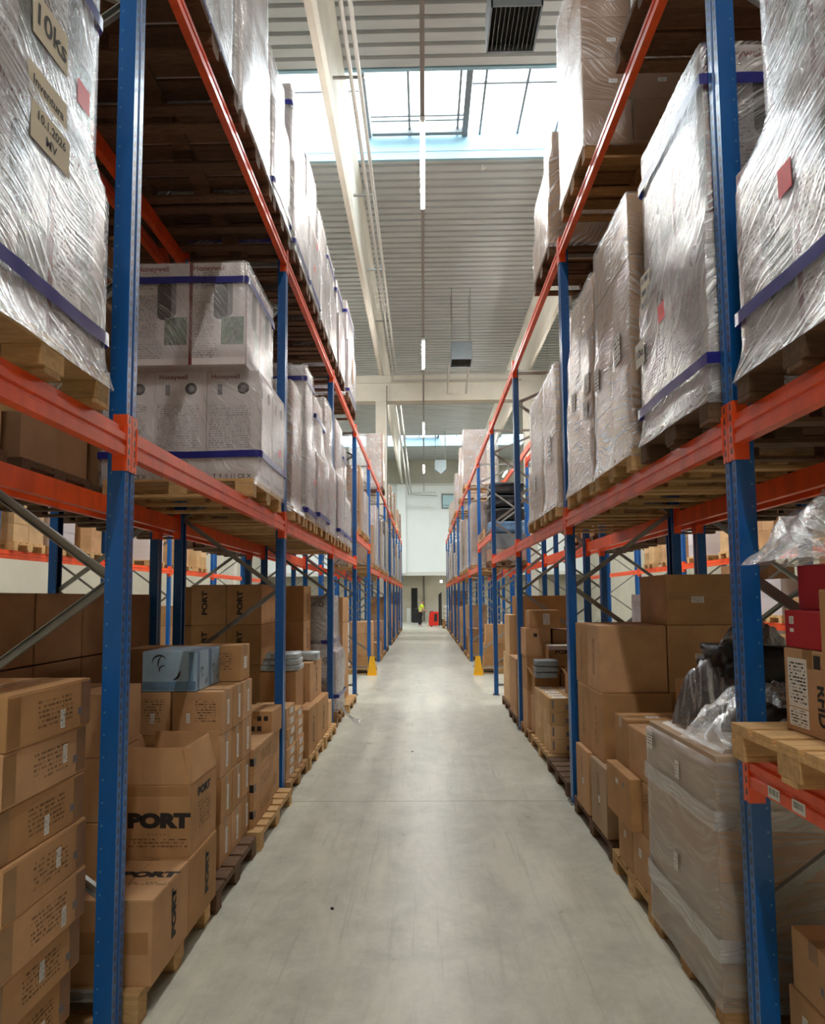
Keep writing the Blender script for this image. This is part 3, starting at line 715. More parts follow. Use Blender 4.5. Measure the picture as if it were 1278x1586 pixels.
def load(s, y0, y1, z0, tiers, label, xf=1.34, depth=1.2, fm=None, pal='wood', group=None, near=True, bands=(), papers=(), belly=0., cat='wrapped pallet load', skirt=.012, wrap=True, ftop=0.0, seed=0, nb=5, decos=('y', 'x')):
    """one wrapped pallet: pallet, cartons, film skin, tape bands, paper notes. tiers: (h, nx, ny, mat, deco, xin, yin0, yin1, width)"""
    w, d = depth, y1 - y0; rx = s * (xf + depth / 2); ry = (y0 + y1) / 2
    t = empty('wrapped_pallet_load', (rx, ry, z0)); tag(t, label, cat, group)
    pallet(-w / 2, w / 2, -d / 2, d / 2, 0, pal, nb, par=t, detail=near)
    z = .144; prof = []; fx = -s * w / 2; af = 'x+' if s < 0 else 'x-'
    px0, px1, py0, py1 = -w / 2 - .004, w / 2 + .004, -d / 2 - .004, d / 2 + .004
    prof.append((.09, px0 - skirt, px1 + skirt, py0 - skirt, py1 + skirt))
    e = .010
    for ti, T in enumerate(tiers):
        h, nx, ny, mat, deco, xin, a0, a1, wx = T; cx, cy = wx / nx, (d - a0 - a1) / ny
        X0 = fx + s * xin
        for i in range(nx):
            for j in range(ny):
                if near is False and i > 1: continue
                xa, xb = sorted((X0 + s * i * cx, X0 + s * (i + 1) * cx)); ya = -d / 2 + a0 + j * cy; jx = RND.uniform(-.004, .004); jy = RND.uniform(0, .004)
                o = carton(xa + .002 + jx, xb - .002 + jx, ya + .001 + jy, ya + cy - .005 + jy, z, z + h - .002, mat, par=t, seam=False, bevel=.004 if near else .0)
                if deco:
                    if j == 0 and 'y' in decos: DECO[deco](o, 'y-')
                    if i == 0 and 'x' in decos: DECO[deco](o, af)
        xs = sorted((X0, X0 + s * wx)); ext = (xs[0] - e, xs[1] + e, -d / 2 + a0 - e, d / 2 - a1 + e)
        zz = min(.07, h * .3)
        prof.append((z + zz, *ext)); prof.append((z + h - (zz if ti < len(tiers) - 1 else 0), *ext)); z += h
    if ftop:
        q = prof[-1]; prof.append((q[0] + .012, q[1] + ftop, q[2] - ftop, q[3] + ftop, q[4] - ftop))
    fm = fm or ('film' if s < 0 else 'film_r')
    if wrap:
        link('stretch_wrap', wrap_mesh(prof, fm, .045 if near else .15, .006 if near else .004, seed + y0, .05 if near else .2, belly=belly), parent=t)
    def ext_at(zq):
        best = prof[0]
        for a, b in zip(prof, prof[1:]):
            if a[0] <= zq <= b[0]:
                k = 0 if b[0] == a[0] else (zq - a[0]) / (b[0] - a[0]); return [a[n] * (1 - k) + b[n] * k for n in range(1, 5)]
        return list(prof[-1][1:])
    for zb in bands:
        x0, x1, ya, yb = ext_at(zb); g = .010 + belly * .5
        link('tape_band', wrap_mesh([(zb - .028, x0 - g, x1 + g, ya - g, yb + g), (zb + .028, x0 - g, x1 + g, ya - g, yb + g)], 'band_blue', .04, .004, seed + 3, .02), parent=t)
    for P in papers:                       # (face, along, z, w, h, mat, text lines)
        face, al, zp, pw, ph, mat, lines = P; x0, x1, ya, yb = ext_at(zp); dims = (w, d, 0)
        off = {'x+': x1 - w / 2, 'x-': -x0 - w / 2, 'y-': -ya - d / 2}[face] + .014 + belly * .6
        st = sticker(t, face, dims, al, zp, pw, ph, mat, 'paper_note', RND.uniform(-.06, .06), off)
        for n, (tx, sz, dv) in enumerate(lines): text(t, face, dims, al, zp + dv, tx, sz, 'ink', 'printed_text', bold=.02, off=off + .0012)
    return t

MZ, TZ = ZM + .137, ZT + .137
# ---- left middle shelf
FU = lambda h, nx, ny, xin=.06, a0=.0, a1=.02, w=1.1: (h, nx, ny, 'white_card', 'fanU', xin, a0, a1, w)
FL = lambda h, nx, ny, xin=.02, a0=.0, a1=.0, w=1.16: (h, nx, ny, 'white_card', 'fanL', xin, a0, a1, w)
load(-1, 1.84, 2.66, MZ, [FU(.84, 2, 2, .03, 0, .015, 1.12), FU(.9, 2, 2, .05, .02, .1, 1.1)], 'film-wrapped load of white appliance boxes with paper notes, nearest on the left middle shelf', bands=(.30, 1.66), belly=.012, cat='wrapped pallet load',
     papers=[('x+', -.05, 1.28, .22, .16, 'paper_tan', [('10ks', .11, 0)]), ('x+', -.06, 1.02, .24, .12, 'paper_tan', [('Inventura', .05, 0)]), ('x+', -.06, .86, .24, .14, 'paper_tan', [('10.1.2026', .046, .03), ('MV', .05, -.03)]), ('x+', .18, 1.22, .09, .1, 'red_label', [])])
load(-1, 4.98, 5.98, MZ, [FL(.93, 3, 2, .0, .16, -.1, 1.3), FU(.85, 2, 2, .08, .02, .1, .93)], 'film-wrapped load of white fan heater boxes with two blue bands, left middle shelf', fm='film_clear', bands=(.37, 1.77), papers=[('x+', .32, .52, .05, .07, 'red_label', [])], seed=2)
load(-1, 6.54, 7.17, MZ, [(1.35, 2, 1, 'card_pink', None, .04, .02, .02, 1.1)], 'film-wrapped load of one brown tier, just behind the second left upright on the middle shelf', seed=4)
load(-1, 7.24, 7.86, MZ, [(.9, 2, 2, 'white_card', 'fanL', .0, .0, .02, 1.1), (.86, 2, 1, 'white_card', None, .02, .02, .1, 1.1)], 'tall film-wrapped white load with a blue top band, left middle shelf, behind the brown tier', bands=(.2, 1.74), seed=5, papers=[('x+', .15, .6, .05, .08, 'red_label', [])])
load(-1, 7.94, 8.8, MZ, [(.9, 2, 2, 'white_card', None, .0, .02, .02, 1.1), (.75, 2, 2, 'white_card', None, .05, .04, .14, 1.0)], 'loosely wrapped white load with a rounded top, left middle shelf before the third upright', belly=.05, bands=(.24, 1.5), seed=6)
load(-1, 8.88, 9.66, MZ, [(.95, 2, 2, 'white_card', None, .0, .02, .02, 1.1), (.95, 2, 2, 'white_card', 'mark', .05, .02, .06, 1.05)], 'tall puffy wrapped white load right beside the third left upright, middle shelf', belly=.03, seed=7, papers=[('x+', .1, .7, .05, .08, 'red_label', [])])
load(-1, 9.95, 10.75, MZ, [(1.0, 2, 2, 'white_card', None, .0, .02, .02, 1.1), (.9, 2, 2, 'white_card', None, .04, .02, .06, 1.05)], 'wrapped white load just behind the third left upright on the middle shelf', bands=(.26,), belly=.03, seed=8)
load(-1, 10.85, 11.7, MZ, [(.8, 2, 1, 'white_card', None, .0, .02, .02, 1.1), (.9, 2, 1, 'white_card', None, .05, .02, .3, 1.0)], 'wrapped white load with a narrow upper box, last white one on the left middle shelf', bands=(.26, 1.6), seed=9, near=False)
# ---- left top shelf
load(-1, 3.42, 4.46, TZ, [(1.0, 2, 2, 'white_card', None, .05, .03, .03, 1.1), (1.0, 2, 2, 'white_card', None, .05, .03, .05, 1.1)], 'nearest film-wrapped white load on the left top shelf, dark blue band low', bands=(.22,), seed=12, pal='wood_dark', papers=[('x+', -.3, .55, .2, .3, 'handwriting', [])])
load(-1, 4.54, 5.5, TZ, [(1.0, 2, 2, 'white_card', 'mark', .03, .02, .02, 1.1), (1.05, 2, 2, 'white_card', None, .05, .02, .04, 1.1)], 'second film-wrapped white load on the left top shelf, bulging film', belly=.03, seed=13, pal='wood_dark', papers=[('x+', .34, .3, .05, .09, 'red_label', [])])
load(-1, 5.56, 6.3, TZ, [(.95, 2, 1, 'white_card', None, .02, .02, .02, 1.1), (.5, 2, 1, 'white_card', None, .06, .02, .1, 1.0)], 'third film-wrapped load on the left top shelf, above the second upright, lower than its neighbours', belly=.03, bands=(.25,), seed=14, pal='wood_dark')
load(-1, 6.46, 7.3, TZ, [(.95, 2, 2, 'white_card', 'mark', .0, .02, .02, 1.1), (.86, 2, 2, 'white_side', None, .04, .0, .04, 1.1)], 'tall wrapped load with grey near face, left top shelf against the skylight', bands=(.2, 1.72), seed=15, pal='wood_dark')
load(-1, 7.36, 8.1, TZ, [(.9, 2, 2, 'white_card', None, .0, .02, .02, 1.1), (.75, 2, 2, 'white_card', None, .04, .02, .05, 1.1)], 'fifth wrapped white load along the left top shelf, red tag on its film', bands=(.2,), seed=16, papers=[('x+', .1, .9, .05, .09, 'red_label', []), ('x+', -.1, .5, .05, .09, 'red_label', [])], pal='wood_dark')
load(-1, 8.16, 8.95, TZ, [(.9, 2, 2, 'white_card', None, .0, .02, .02, 1.1), (.6, 2, 2, 'white_card', None, .04, .02, .05, 1.1)], 'sixth wrapped white load along the left top shelf', belly=.02, seed=17, pal='wood_dark')
load(-1, 9.02, 9.75, TZ, [(.9, 2, 2, 'white_card', None, .0, .02, .02, 1.1), (.55, 2, 1, 'white_card', None, .04, .0, .08, 1.1)], 'wrapped white load with a blue top band over the third left upright, top shelf', bands=(1.42,), seed=18, pal='wood_dark')
load(-1, 10.0, 10.8, TZ, [(.9, 2, 2, 'white_card', None, .0, .02, .02, 1.1), (.55, 2, 1, 'white_card', None, .04, .0, .08, 1.1)], 'wrapped white load with a dark top edge, eighth along the left top shelf', bands=(1.42,), seed=19, near=False, pal='wood_dark')
load(-1, 11.3, 12.6, TZ, [(1.0, 2, 2, 'white_card', None, .0, .02, .02, 1.1), (.72, 2, 2, 'white_card', None, .03, .0, .1, 1.1)], 'wrapped white load with a torn brown patch at the row end, left top shelf', bands=(1.66, .2), seed=20, near=False, papers=[('x+', -.1, .75, .16, .5, 'card', [])], pal='wood_dark')
# ---- right middle shelf
load(1, 1.86, 2.7, MZ, [FU(.86, 2, 2, .03, .02, .015, 1.12), FU(.95, 2, 2, .05, .05, .26, 1.1)], 'film-wrapped white load with red label and wide blue band, nearest on right middle shelf', bands=(.36,), belly=.012, seed=31, pal='wood_dark', papers=[('x-', .0, .72, .085, .11, 'red_label', []), ('x-', .2, 1.5, .2, .3, 'paper_tan', [])])
load(1, 2.98, 3.92, MZ, [(.88, 2, 2, 'white_card', 'fanL', .02, .0, .04, 1.12), FU(.86, 2, 2, .04, .0, .1, 1.1)], 'film-wrapped white load with red label and 10ks note, beside the near right upright', bands=(.3, 1.68), belly=.02, seed=32, pal='wood_dark',
     papers=[('x-', -.02, .76, .09, .1, 'red_label', []), ('x-', -.38, .66, .15, .15, 'paper', [('10ks', .07, 0)]), ('x-', -.27, 1.0, .15, .22, 'handwriting', [])])
load(1, 4.1, 4.98, MZ, [(.42, 2, 2, 'card', None, .02, .0, .03, 1.1), (.44, 2, 2, 'card', None, .02, .0, .03, 1.1), (.44, 2, 2, 'card', 'mark', .03, .0, .06, 1.1), (.42, 2, 2, 'card', 'mark', .03, .0, .06, 1.1)], 'film-wrapped load of brown cartons with white slips, third on the right middle shelf', seed=33, fm='film_flat', decos=('y',),
     papers=[('x-', -.3, .84, .12, .17, 'label_print', []), ('x-', .22, .88, .14, .2, 'label_print', [])])
load(1, 5.05, 5.95, MZ, [(.4, 2, 2, 'card', None, .02, .0, .03, 1.1), (.42, 2, 2, 'card', None, .02, .0, .03, 1.1), (.44, 2, 2, 'card_dark', None, .03, .0, .06, 1.1), (.42, 2, 2, 'card', None, .05, .03, .1, 1.06)], 'film-wrapped load of brown cartons standing before the second right upright, middle shelf', seed=34, fm='film_flat',
     papers=[('x-', .36, .92, .12, .15, 'label_print', []), ('x-', .3, .72, .12, .15, 'label_print', []), ('x-', -.1, .9, .12, .16, 'label_print', [])])
load(1, 6.42, 7.12, MZ, [(.72, 2, 1, 'card', None, .02, .0, .03, 1.1), (.72, 2, 1, 'card', None, .02, .0, .03, 1.1)], 'film-wrapped brown load just behind the second right upright, middle shelf', seed=35, papers=[('x-', .05, .75, .12, .3, 'label_print', [])], fm='film_flat')
load(1, 7.24, 8.2, MZ, [(.6, 2, 1, 'card', None, .02, .0, .03, 1.1), (.85, 2, 1, 'card', None, .04, .0, .1, 1.1)], 'film-wrapped brown load, last before the gap on the right middle shelf', seed=36, papers=[('x-', .05, .55, .12, .2, 'label_print', [])], fm='film_flat')
# ---- right top shelf
load(1, 3.1, 4.16, TZ, [(1.1, 2, 2, 'card_dark', None, .12, .03, .03, 1.0), (1.1, 2, 2, 'card_dark', None, .12, .03, .03, 1.0)], 'dark pallet of wrapped brown cartons overhead, nearest on the right top shelf', seed=41, pal='wood_dark')
B5 = [(.36, 3, 2, 'card_dark', 'mark', .0, .0, .02, 1.2)] * 5
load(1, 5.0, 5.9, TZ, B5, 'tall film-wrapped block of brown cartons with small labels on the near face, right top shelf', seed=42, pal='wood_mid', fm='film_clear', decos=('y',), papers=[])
load(1, 6.5, 7.4, TZ, [(.45, 2, 2, 'card', None, .0, .0, .02, 1.1), (.5, 2, 2, 'card', None, .02, .0, .04, 1.1), (.28, 2, 1, 'card_pink', None, .06, .0, .5, 1.1)], 'lower film-wrapped brown load standing behind the tall block on the right top shelf', seed=43, pal='wood_dark')
# ---- distant loads
load(-1, 21.1, 22.1, TZ, [(.36, 4, 3, 'card_pink', 'mark', .0, .0, .0, 1.12)] * 5, 'block of small pinkish brown cartons far back on the left top shelf', near=False, seed=51, decos=('y',), pal='wood_dark')
load(1, 20.75, 21.8, TZ, [(.36, 3, 3, 'card_pink', 'mark', .0, .0, .0, 1.12)] * 5, 'block of pinkish brown cartons far back on the right top shelf', near=False, seed=52, decos=('y',))
def far_loads(s, lv, z0, spots, nm, hgt, mats):
    for k, (y, w) in enumerate(spots):
        h = hgt[k % len(hgt)]; m = mats[k % len(mats)]; n = max(2, round(h / .45))
        load(s, y, y + w, z0, [(h / n, 2, 2, m, None, RND.uniform(0, .05), .01, .02, 1.1)] * n, '%s load far back on the %s %s, %s one away' % ('white wrapped' if m.startswith('white') else 'brown wrapped' if m != 'black_plastic' else 'dark wrapped', side[s], nm, ORD[k]), near=False, group='far loads on the %s %s' % (side[s], nm), seed=60 + k + y)
far_loads(-1, 2, TZ, [(27.0, .9), (28.1, .8), (30.4, .9), (33.9, 1.0), (37.2, .9)], 'top shelf', [1.1, .8, 1.3, 1.0, 1.2], ['card_dark', 'white_card', 'card_dark', 'card', 'card_dark'])
far_loads(1, 2, TZ, [(23.5, .9), (26.9, .9), (28.1, .8), (30.4, .9), (33.8, 1.0)], 'top shelf', [1.85, 1.55, 1.5, .9, 1.2], ['card', 'card_dark', 'card_dark', 'card', 'card_dark'])
far_loads(-1, 1, MZ, [(17.0, .9), (18.2, .9), (20.15, .9), (21.2, .9), (22.3, .9), (23.55, .9), (26.9, .9), (27.95, .9), (30.35, .9), (31.4, .9), (33.75, .9), (35.0, .9), (37.2, .9)], 'middle shelf', [1.0, 1.7, 1.5, 1.2, 1.75, 1.9, 1.6, 1.3], ['card', 'white_card', 'card_pink', 'white_card', 'black_plastic', 'card', 'white_card'])
far_loads(1, 1, MZ, [(17.8, .9), (20.15, .9), (21.2, .9), (22.3, .9), (23.55, .9), (26.9, .9), (27.95, .9), (30.35, .9), (31.4, .9), (33.75, .9), (35.0, .9), (37.2, .9)], 'middle shelf', [1.7, 1.5, 1.3, 1.75, 1.9, 1.4, 1.0, 1.6], ['card_pink', 'white_card', 'card', 'card_dark', 'white_card', 'card', 'white_card'])
load(-1, 13.5, 14.4, 3.17 + .137, [(.45, 2, 2, 'card', None, .02, .02, .02, 1.1)] * 3, 'brown wrapped load on the raised shelf over the cross passage, left side', near=False, seed=81)
load(-1, 14.8, 15.7, 3.17 + .137, [(.5, 2, 2, 'white_card', None, .02, .02, .02, 1.1)] * 2, 'white wrapped load on the raised shelf over the cross passage, left side', near=False, seed=82)
# ---- loads of the racks behind (seen through the shelves)
for s in (-1, 1):
    for k, (y, w) in enumerate([(3.1, .9), (4.15, .9), (5.25, .9), (6.55, .9), (7.6, .9), (10.1, .9), (11.3, .9)]):
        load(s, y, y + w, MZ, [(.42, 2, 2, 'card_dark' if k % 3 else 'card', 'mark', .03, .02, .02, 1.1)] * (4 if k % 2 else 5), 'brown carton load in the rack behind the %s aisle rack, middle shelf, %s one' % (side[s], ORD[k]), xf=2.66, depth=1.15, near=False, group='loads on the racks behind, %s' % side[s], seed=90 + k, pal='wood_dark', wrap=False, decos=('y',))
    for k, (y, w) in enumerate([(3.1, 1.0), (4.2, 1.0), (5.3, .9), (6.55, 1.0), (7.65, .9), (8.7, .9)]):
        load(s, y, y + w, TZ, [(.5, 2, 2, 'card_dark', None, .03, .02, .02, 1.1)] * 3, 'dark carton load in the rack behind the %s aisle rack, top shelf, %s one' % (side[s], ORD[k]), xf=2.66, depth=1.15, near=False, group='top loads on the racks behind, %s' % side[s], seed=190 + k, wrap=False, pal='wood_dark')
    for k, y in enumerate([7.2, 8.3, 10.1, 11.2, 13.6, 14.8, 17.0, 18.3]):
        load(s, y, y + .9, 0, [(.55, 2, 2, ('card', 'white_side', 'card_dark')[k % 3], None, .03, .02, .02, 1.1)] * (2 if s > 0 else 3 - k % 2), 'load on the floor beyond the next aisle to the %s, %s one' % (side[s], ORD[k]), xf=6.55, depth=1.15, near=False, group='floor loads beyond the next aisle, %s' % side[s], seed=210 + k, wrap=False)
    for k, y in enumerate([7.3, 8.5, 9.85, 10.9, 11.95, 13.4, 14.6]):
        if s > 0: load(s, y, y + .95, 1.437, [(.34, 2, 2, ('card', 'white_side', 'card_dark')[k % 3], None, .03, .02, .02, 1.1)] * (1 + k % 3), 'load on the low shelf beyond the next aisle to the right, %s one' % ORD[k], xf=6.55, depth=1.15, near=False, group='low shelf loads beyond the next aisle', seed=230 + k, wrap=False)
    for k, y in enumerate([7.2, 8.3, 10.1, 11.1, 12.1, 13.5, 15.2, 17.0, 18.4]):
        load(s, y, y + .85, MZ, [(.3, 2, 2, ('white_card', 'card', 'card_light')[k % 3], None, .03, .02, .02, 1.1)] * (3 + k % 3), 'load on the lit shelf beyond the next aisle to the %s, %s one' % (side[s], ORD[k]), xf=6.55, depth=1.15, near=False, group='loads beyond the next aisle, %s' % side[s], seed=110 + k, wrap=False)

# ------------------------------------------------------------------ goods on the floor, left side
NEWS = {}
def box(x0, x1, y0, y1, z0, z1, label, mat='card', group=None, tape=None, rz=0, cat='cardboard box', fl=True):
    return carton(x0, x1, y0, y1, z0, z1, mat, label, group, tape=tape, rz=rz, cat=cat)
# stack A at the photo's left edge
for k in range(8):
    z = .202 * k; j = RND.uniform(-.012, .012); x1 = -1.5 + (-.02 if k < 2 else 0) + j
    o = box(x1 - .42, x1, 2.3 + j, (2.87 if k > 1 else 2.80 + .03 * k) + j * .5, z, z + .2, 'long taped brown carton stacked at the lower left edge, %s' % ('topmost' if k == 7 else 'bottom one' if k == 0 else '%s from bottom' % ORD[k]), 'card', 'long cartons stacked at the left edge', 'tape', rz=RND.uniform(-.02, .02))
    d = D(o)
    sticker(o, 'x+', d, .02, .0, .24, .11, 'lines', 'printed_text', PI / 2 * 0)
    sticker(o, 'x+', d, .12 - .05 * (k % 3), .01 - .05 * (k % 2), .032, .075, 'label_tall', 'label')
    sticker(o, 'x+', d, .2, -.03, .03, .03, 'ink_grey', 'printed_mark')
    for q in (-1, 1): sticker(o, 'x+', d, q * (d[1] / 2 - .04), 0, .075, d[2] * .9, 'tape', 'packing_tape', 0, .0008)
# second stack behind the near left upright
for k in range(4):
    box(-2.12, -1.7, 3.4, 3.86, .144 + .33 * k, .144 + .33 * k + .327, 'brown carton in the stack behind the near left upright, %s' % ('topmost' if k == 3 else '%s from bottom' % ORD[k]), 'card', 'cartons behind the near left upright', 'tape')
    o = [x for x in COL.objects if x.get('label', '').startswith('brown carton in the stack behind the near left')][-1]
    sticker(o, 'y-', D(o), .08, -.03, .035, .07, 'label_tall', 'label')
def fpal(s, y0, y1, label, mat='wood', nb=5, x=1.33, depth=1.2):
    xs = sorted((s * x, s * (x + depth))); return pallet(xs[0], xs[1], y0, y1, 0, mat, nb, label, group='pallets on the floor')
fpal(-1, 3.06, 4.06, 'wooden floor pallet under the printed boxes, nearest on the left', 'wood')
fpal(-1, 4.12, 5.05, 'dark brown floor pallet under the labelled carton wall, second on the left', 'wood_dark', x=1.31)
fpal(-1, 5.12, 6.3, 'pale floor pallet with seven boards beside the second left upright', 'wood', 7, x=1.29)
fpal(-1, 6.48, 7.42, 'grey brown floor pallet under the flat labelled cartons on the left', 'wood_mid', x=1.34)
fpal(-1, 7.46, 8.44, 'floor pallet under the tall printed cartons on the left', 'wood', x=1.32)
fpal(-1, 8.52, 9.5, 'floor pallet with bare board ends just before the third left upright', 'wood', 6, x=1.30)
fpal(-1, 9.88, 10.85, 'floor pallet under the torn film-wrapped load on the left', 'wood_mid', x=1.34)
fpal(-1, 11.1, 12.3, 'pale empty looking floor pallet behind the torn film-wrapped load on the left', 'wood', 7, x=1.30)
# printed boxes on the first pallet
def logo(o, face, size, u=0, v=0, rot=0, small=True):
    d = D(o); text(o, face, d, u, v, 'PORT', size, 'ink', 'printed_logo', rot, bold=.075, sx=1.35)
    if small:
        r = size * .95; du, dv = (r * math.sin(rot), -r * math.cos(rot)); W = size * 3.3
        text(o, face, d, u + du * .75, v + dv * .75, 'D  E  S  I  G  N  S', size * .16, 'ink', 'printed_text', rot)
        sticker(o, face, d, u + du * 1.25, v + dv * 1.25, W, size * .5, 'lines', 'printed_text', rot)
o = box(-1.7, -1.3, 3.13, 3.60, .144, .535, 'large printed brown box at the lower left, on the near end of its pallet', 'card', tape=None)
logo(o, 'z+', .085, .06, .05); logo(o, 'x+', .07, .03, .02, PI / 2, False); sticker(o, 'y-', D(o), -.02, 0, .4, .1, 'tape_clear', 'packing_tape')
o = box(-1.7, -1.3, 3.605, 4.07, .144, .535, 'large printed brown box carrying the open box on the left', 'card', tape='tape')
logo(o, 'x+', .07, .06, .02, PI / 2, False)
# the open box
def open_box(x0, x1, y0, y1, z0, z1, label, mat='card', flap=.2, ang=(8, 20, 25, 12), t=.006, group=None):
    w, d, h = x1 - x0, y1 - y0, z1 - z0; b = MB()
    b.box(-w / 2, w / 2, -d / 2, d / 2, 0, t); b.box(-w / 2, w / 2, -d / 2, -d / 2 + t, t, h); b.box(-w / 2, w / 2, d / 2 - t, d / 2, t, h)
    b.box(-w / 2, -w / 2 + t, -d / 2 + t, d / 2 - t, t, h); b.box(w / 2 - t, w / 2, -d / 2 + t, d / 2 - t, t, h)
    o = link('open_carton', b.mesh('open_carton', [mat], .002), ((x0 + x1) / 2, (y0 + y1) / 2, z0)); tag(o, label, 'open cardboard box', group); o['dims'] = (w, d, h)
    for k, (px, py, L, ax) in enumerate(((0, -d / 2, w, 'x'), (0, d / 2, w, 'x'), (-w / 2, 0, d, 'y'), (w / 2, 0, d, 'y'))):
        f = MB(); q = math.radians(ang[k]); sg = -1 if k in (0, 2) else 1
        if ax == 'x': f.box(-L / 2 + .004, L / 2 - .004, -t / 2, t / 2, 0, flap)
        else: f.box(-t / 2, t / 2, -L / 2 + .004, L / 2 - .004, 0, flap)
        fo = link('flap', f.mesh('flap', [mat], .002), (px, py, h), o); fo.rotation_euler = (-sg * q, 0, 0) if ax == 'x' else (0, sg * q, 0)
    return o
o = open_box(-1.72, -1.31, 3.63, 4.08, .535, .93, 'open printed brown box with its flaps standing up, left foreground', ang=(-6, 14, 20, -16), flap=.2)
logo(o, 'y-', .1, .03, .0); logo(o, 'x+', .06, .0, .12, 0); sticker(o, 'x+', D(o), .02, -.02, .2, .14, 'lines', 'printed_text')
sticker(o, 'y-', D(o), -.0, .16, .4, .05, 'tape_clear', 'packing_tape', 0, .0008)
# the labelled carton wall
n = 0
for k in range(4):
    for j in range(3):
        for i in range(2):
            x1 = -1.4 - .352 * i + RND.uniform(-.006, .006); y0 = 4.45 + .262 * j; z = .144 + .295 * k
            lay = ('bottom', 'second', 'third', 'top')[k]; col = ('near', 'middle', 'far')[j]; row = ('aisle', 'inner')[i]
            o = box(x1 - .345, x1, y0, y0 + .255, z, z + .292, 'brown carton in the labelled wall on the left, %s layer, %s column, %s row' % (lay, col, row), 'card', 'cartons of the labelled wall', 'tape')
            if i == 0: sticker(o, 'x+', D(o), .02, -.01, .045, .17, 'label_tall', 'label')
            if j == 0:
                sticker(o, 'y-', D(o), -.06 if i == 0 else .05, -.03, .028, .065, 'label_tall', 'label'); sticker(o, 'y-', D(o), .06, .02, .14, .16, 'lines', 'printed_text')
o = box(-1.82, -1.42, 4.975, 5.225, 1.325, 1.60, 'single carton with two white labels on top of the labelled wall', 'card', tape='tape'); sticker(o, 'y-', D(o), -.05, -.05, .03, .07, 'label_tall', 'label'); sticker(o, 'x+', D(o), 0, 0, .08, .09, 'label_print', 'label'); sticker(o, 'y-', D(o), .06, .02, .14, .14, 'lines', 'printed_text')
box(-2.3, -1.84, 4.9, 5.3, 1.325, 1.585, 'plain carton on top of the labelled wall behind the blue boxes', 'card_dark')
for k in range(4): box(-2.5, -2.11, 4.45, 5.2, .144 + .295 * k, .436 + .295 * k, 'dark plain carton at the back of the second left pallet, %s' % ('topmost' if k == 3 else '%s from bottom' % ORD[k]), 'card_dark', 'plain cartons at the back of the second left pallet')
# blue printed boxes with a dark swirl
def swirl(o, face, s, u, v):
    d = D(o)
    def mk():
        b = MB()
        for c, (R0, a0, a1, w) in enumerate(((.05, .3, 3.4, .006), (.08, 2.2, 3.6, .005), (.07, 4.9, 6.0, .008), (.03, 1.0, 4.0, .005), (.10, 5.4, 6.1, .005))):
            ox, oy = ((-.05, .03), (.02, .02), (.03, -.02), (-.02, -.02), (.0, .0))[c]; n = 12
            for k in range(n):
                t0, t1 = a0 + (a1 - a0) * k / n, a0 + (a1 - a0) * (k + 1) / n; w0, w1 = w * math.sin(PI * k / n), w * math.sin(PI * (k + 1) / n)
                b.quad((ox + (R0 - w0) * math.cos(t0), oy + (R0 - w0) * math.sin(t0), 0), (ox + (R0 + w0) * math.cos(t0), oy + (R0 + w0) * math.sin(t0), 0), (ox + (R0 + w1) * math.cos(t1), oy + (R0 + w1) * math.sin(t1), 0), (ox + (R0 - w1) * math.cos(t1), oy + (R0 - w1) * math.sin(t1), 0))
        return b.mesh('printed_swirl', ['ink'], fix=False)
    q = link('printed_swirl', cached(('sw',), mk), parent=o); q.matrix_local = fmat(face, d, u, v, .002) @ Matrix.Scale(s, 4)
for j in range(2):
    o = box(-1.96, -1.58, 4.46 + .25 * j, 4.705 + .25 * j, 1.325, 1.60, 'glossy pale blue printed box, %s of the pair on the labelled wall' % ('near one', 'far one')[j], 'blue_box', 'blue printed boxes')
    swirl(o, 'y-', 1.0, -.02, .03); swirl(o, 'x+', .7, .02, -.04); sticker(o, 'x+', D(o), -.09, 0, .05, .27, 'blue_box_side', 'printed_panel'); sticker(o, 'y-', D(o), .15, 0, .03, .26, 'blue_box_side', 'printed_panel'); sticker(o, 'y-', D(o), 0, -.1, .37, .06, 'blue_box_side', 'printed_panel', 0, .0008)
# third pallet
for k in range(3):
    o = box(-1.8, -1.37, 5.2, 5.86, .144 + .205 * k, .347 + .205 * k, 'long brown carton with black strapped corners, %s in the stack on the seven-board pallet' % ('bottom', 'middle', 'top')[k], 'card', 'strapped cartons on the seven-board pallet', 'tape')
    for q in (-1, 1): sticker(o, 'y-', D(o), .19 if q > 0 else -.19, 0, .05, .06, 'black_plastic', 'corner_patch')
    sticker(o, 'x+', D(o), -.29, 0, .05, .06, 'black_plastic', 'corner_patch'); sticker(o, 'x+', D(o), .05, 0, .36, .09, 'lines', 'printed_text')
for k in range(2): 
    o = box(-1.75, -1.41, 5.9, 6.28, .144 + .285 * k, .427 + .285 * k, 'brown carton under the handling-sign box, %s' % ('lower', 'upper')[k], 'card', 'cartons under the handling-sign box'); sticker(o, 'x+', D(o), 0, 0, .2, .1, 'lines', 'printed_text')
o = box(-1.68, -1.39, 5.88, 6.28, .714, .94, 'box with dark handling signs at the foot of the second left upright', 'card', tape='tape')
for q, (u, v) in enumerate(((-.1, .05), (.03, .05), (-.1, -.04), (-.03, -.04), (.03, -.04), (.09, .05))): sticker(o, 'y-', D(o), u, v, .038, .042, 'ink', 'printed_sign')
box(-2.1, -1.72, 5.9, 6.25, .714, .93, 'plain carton beside the handling-sign box', 'card_dark')
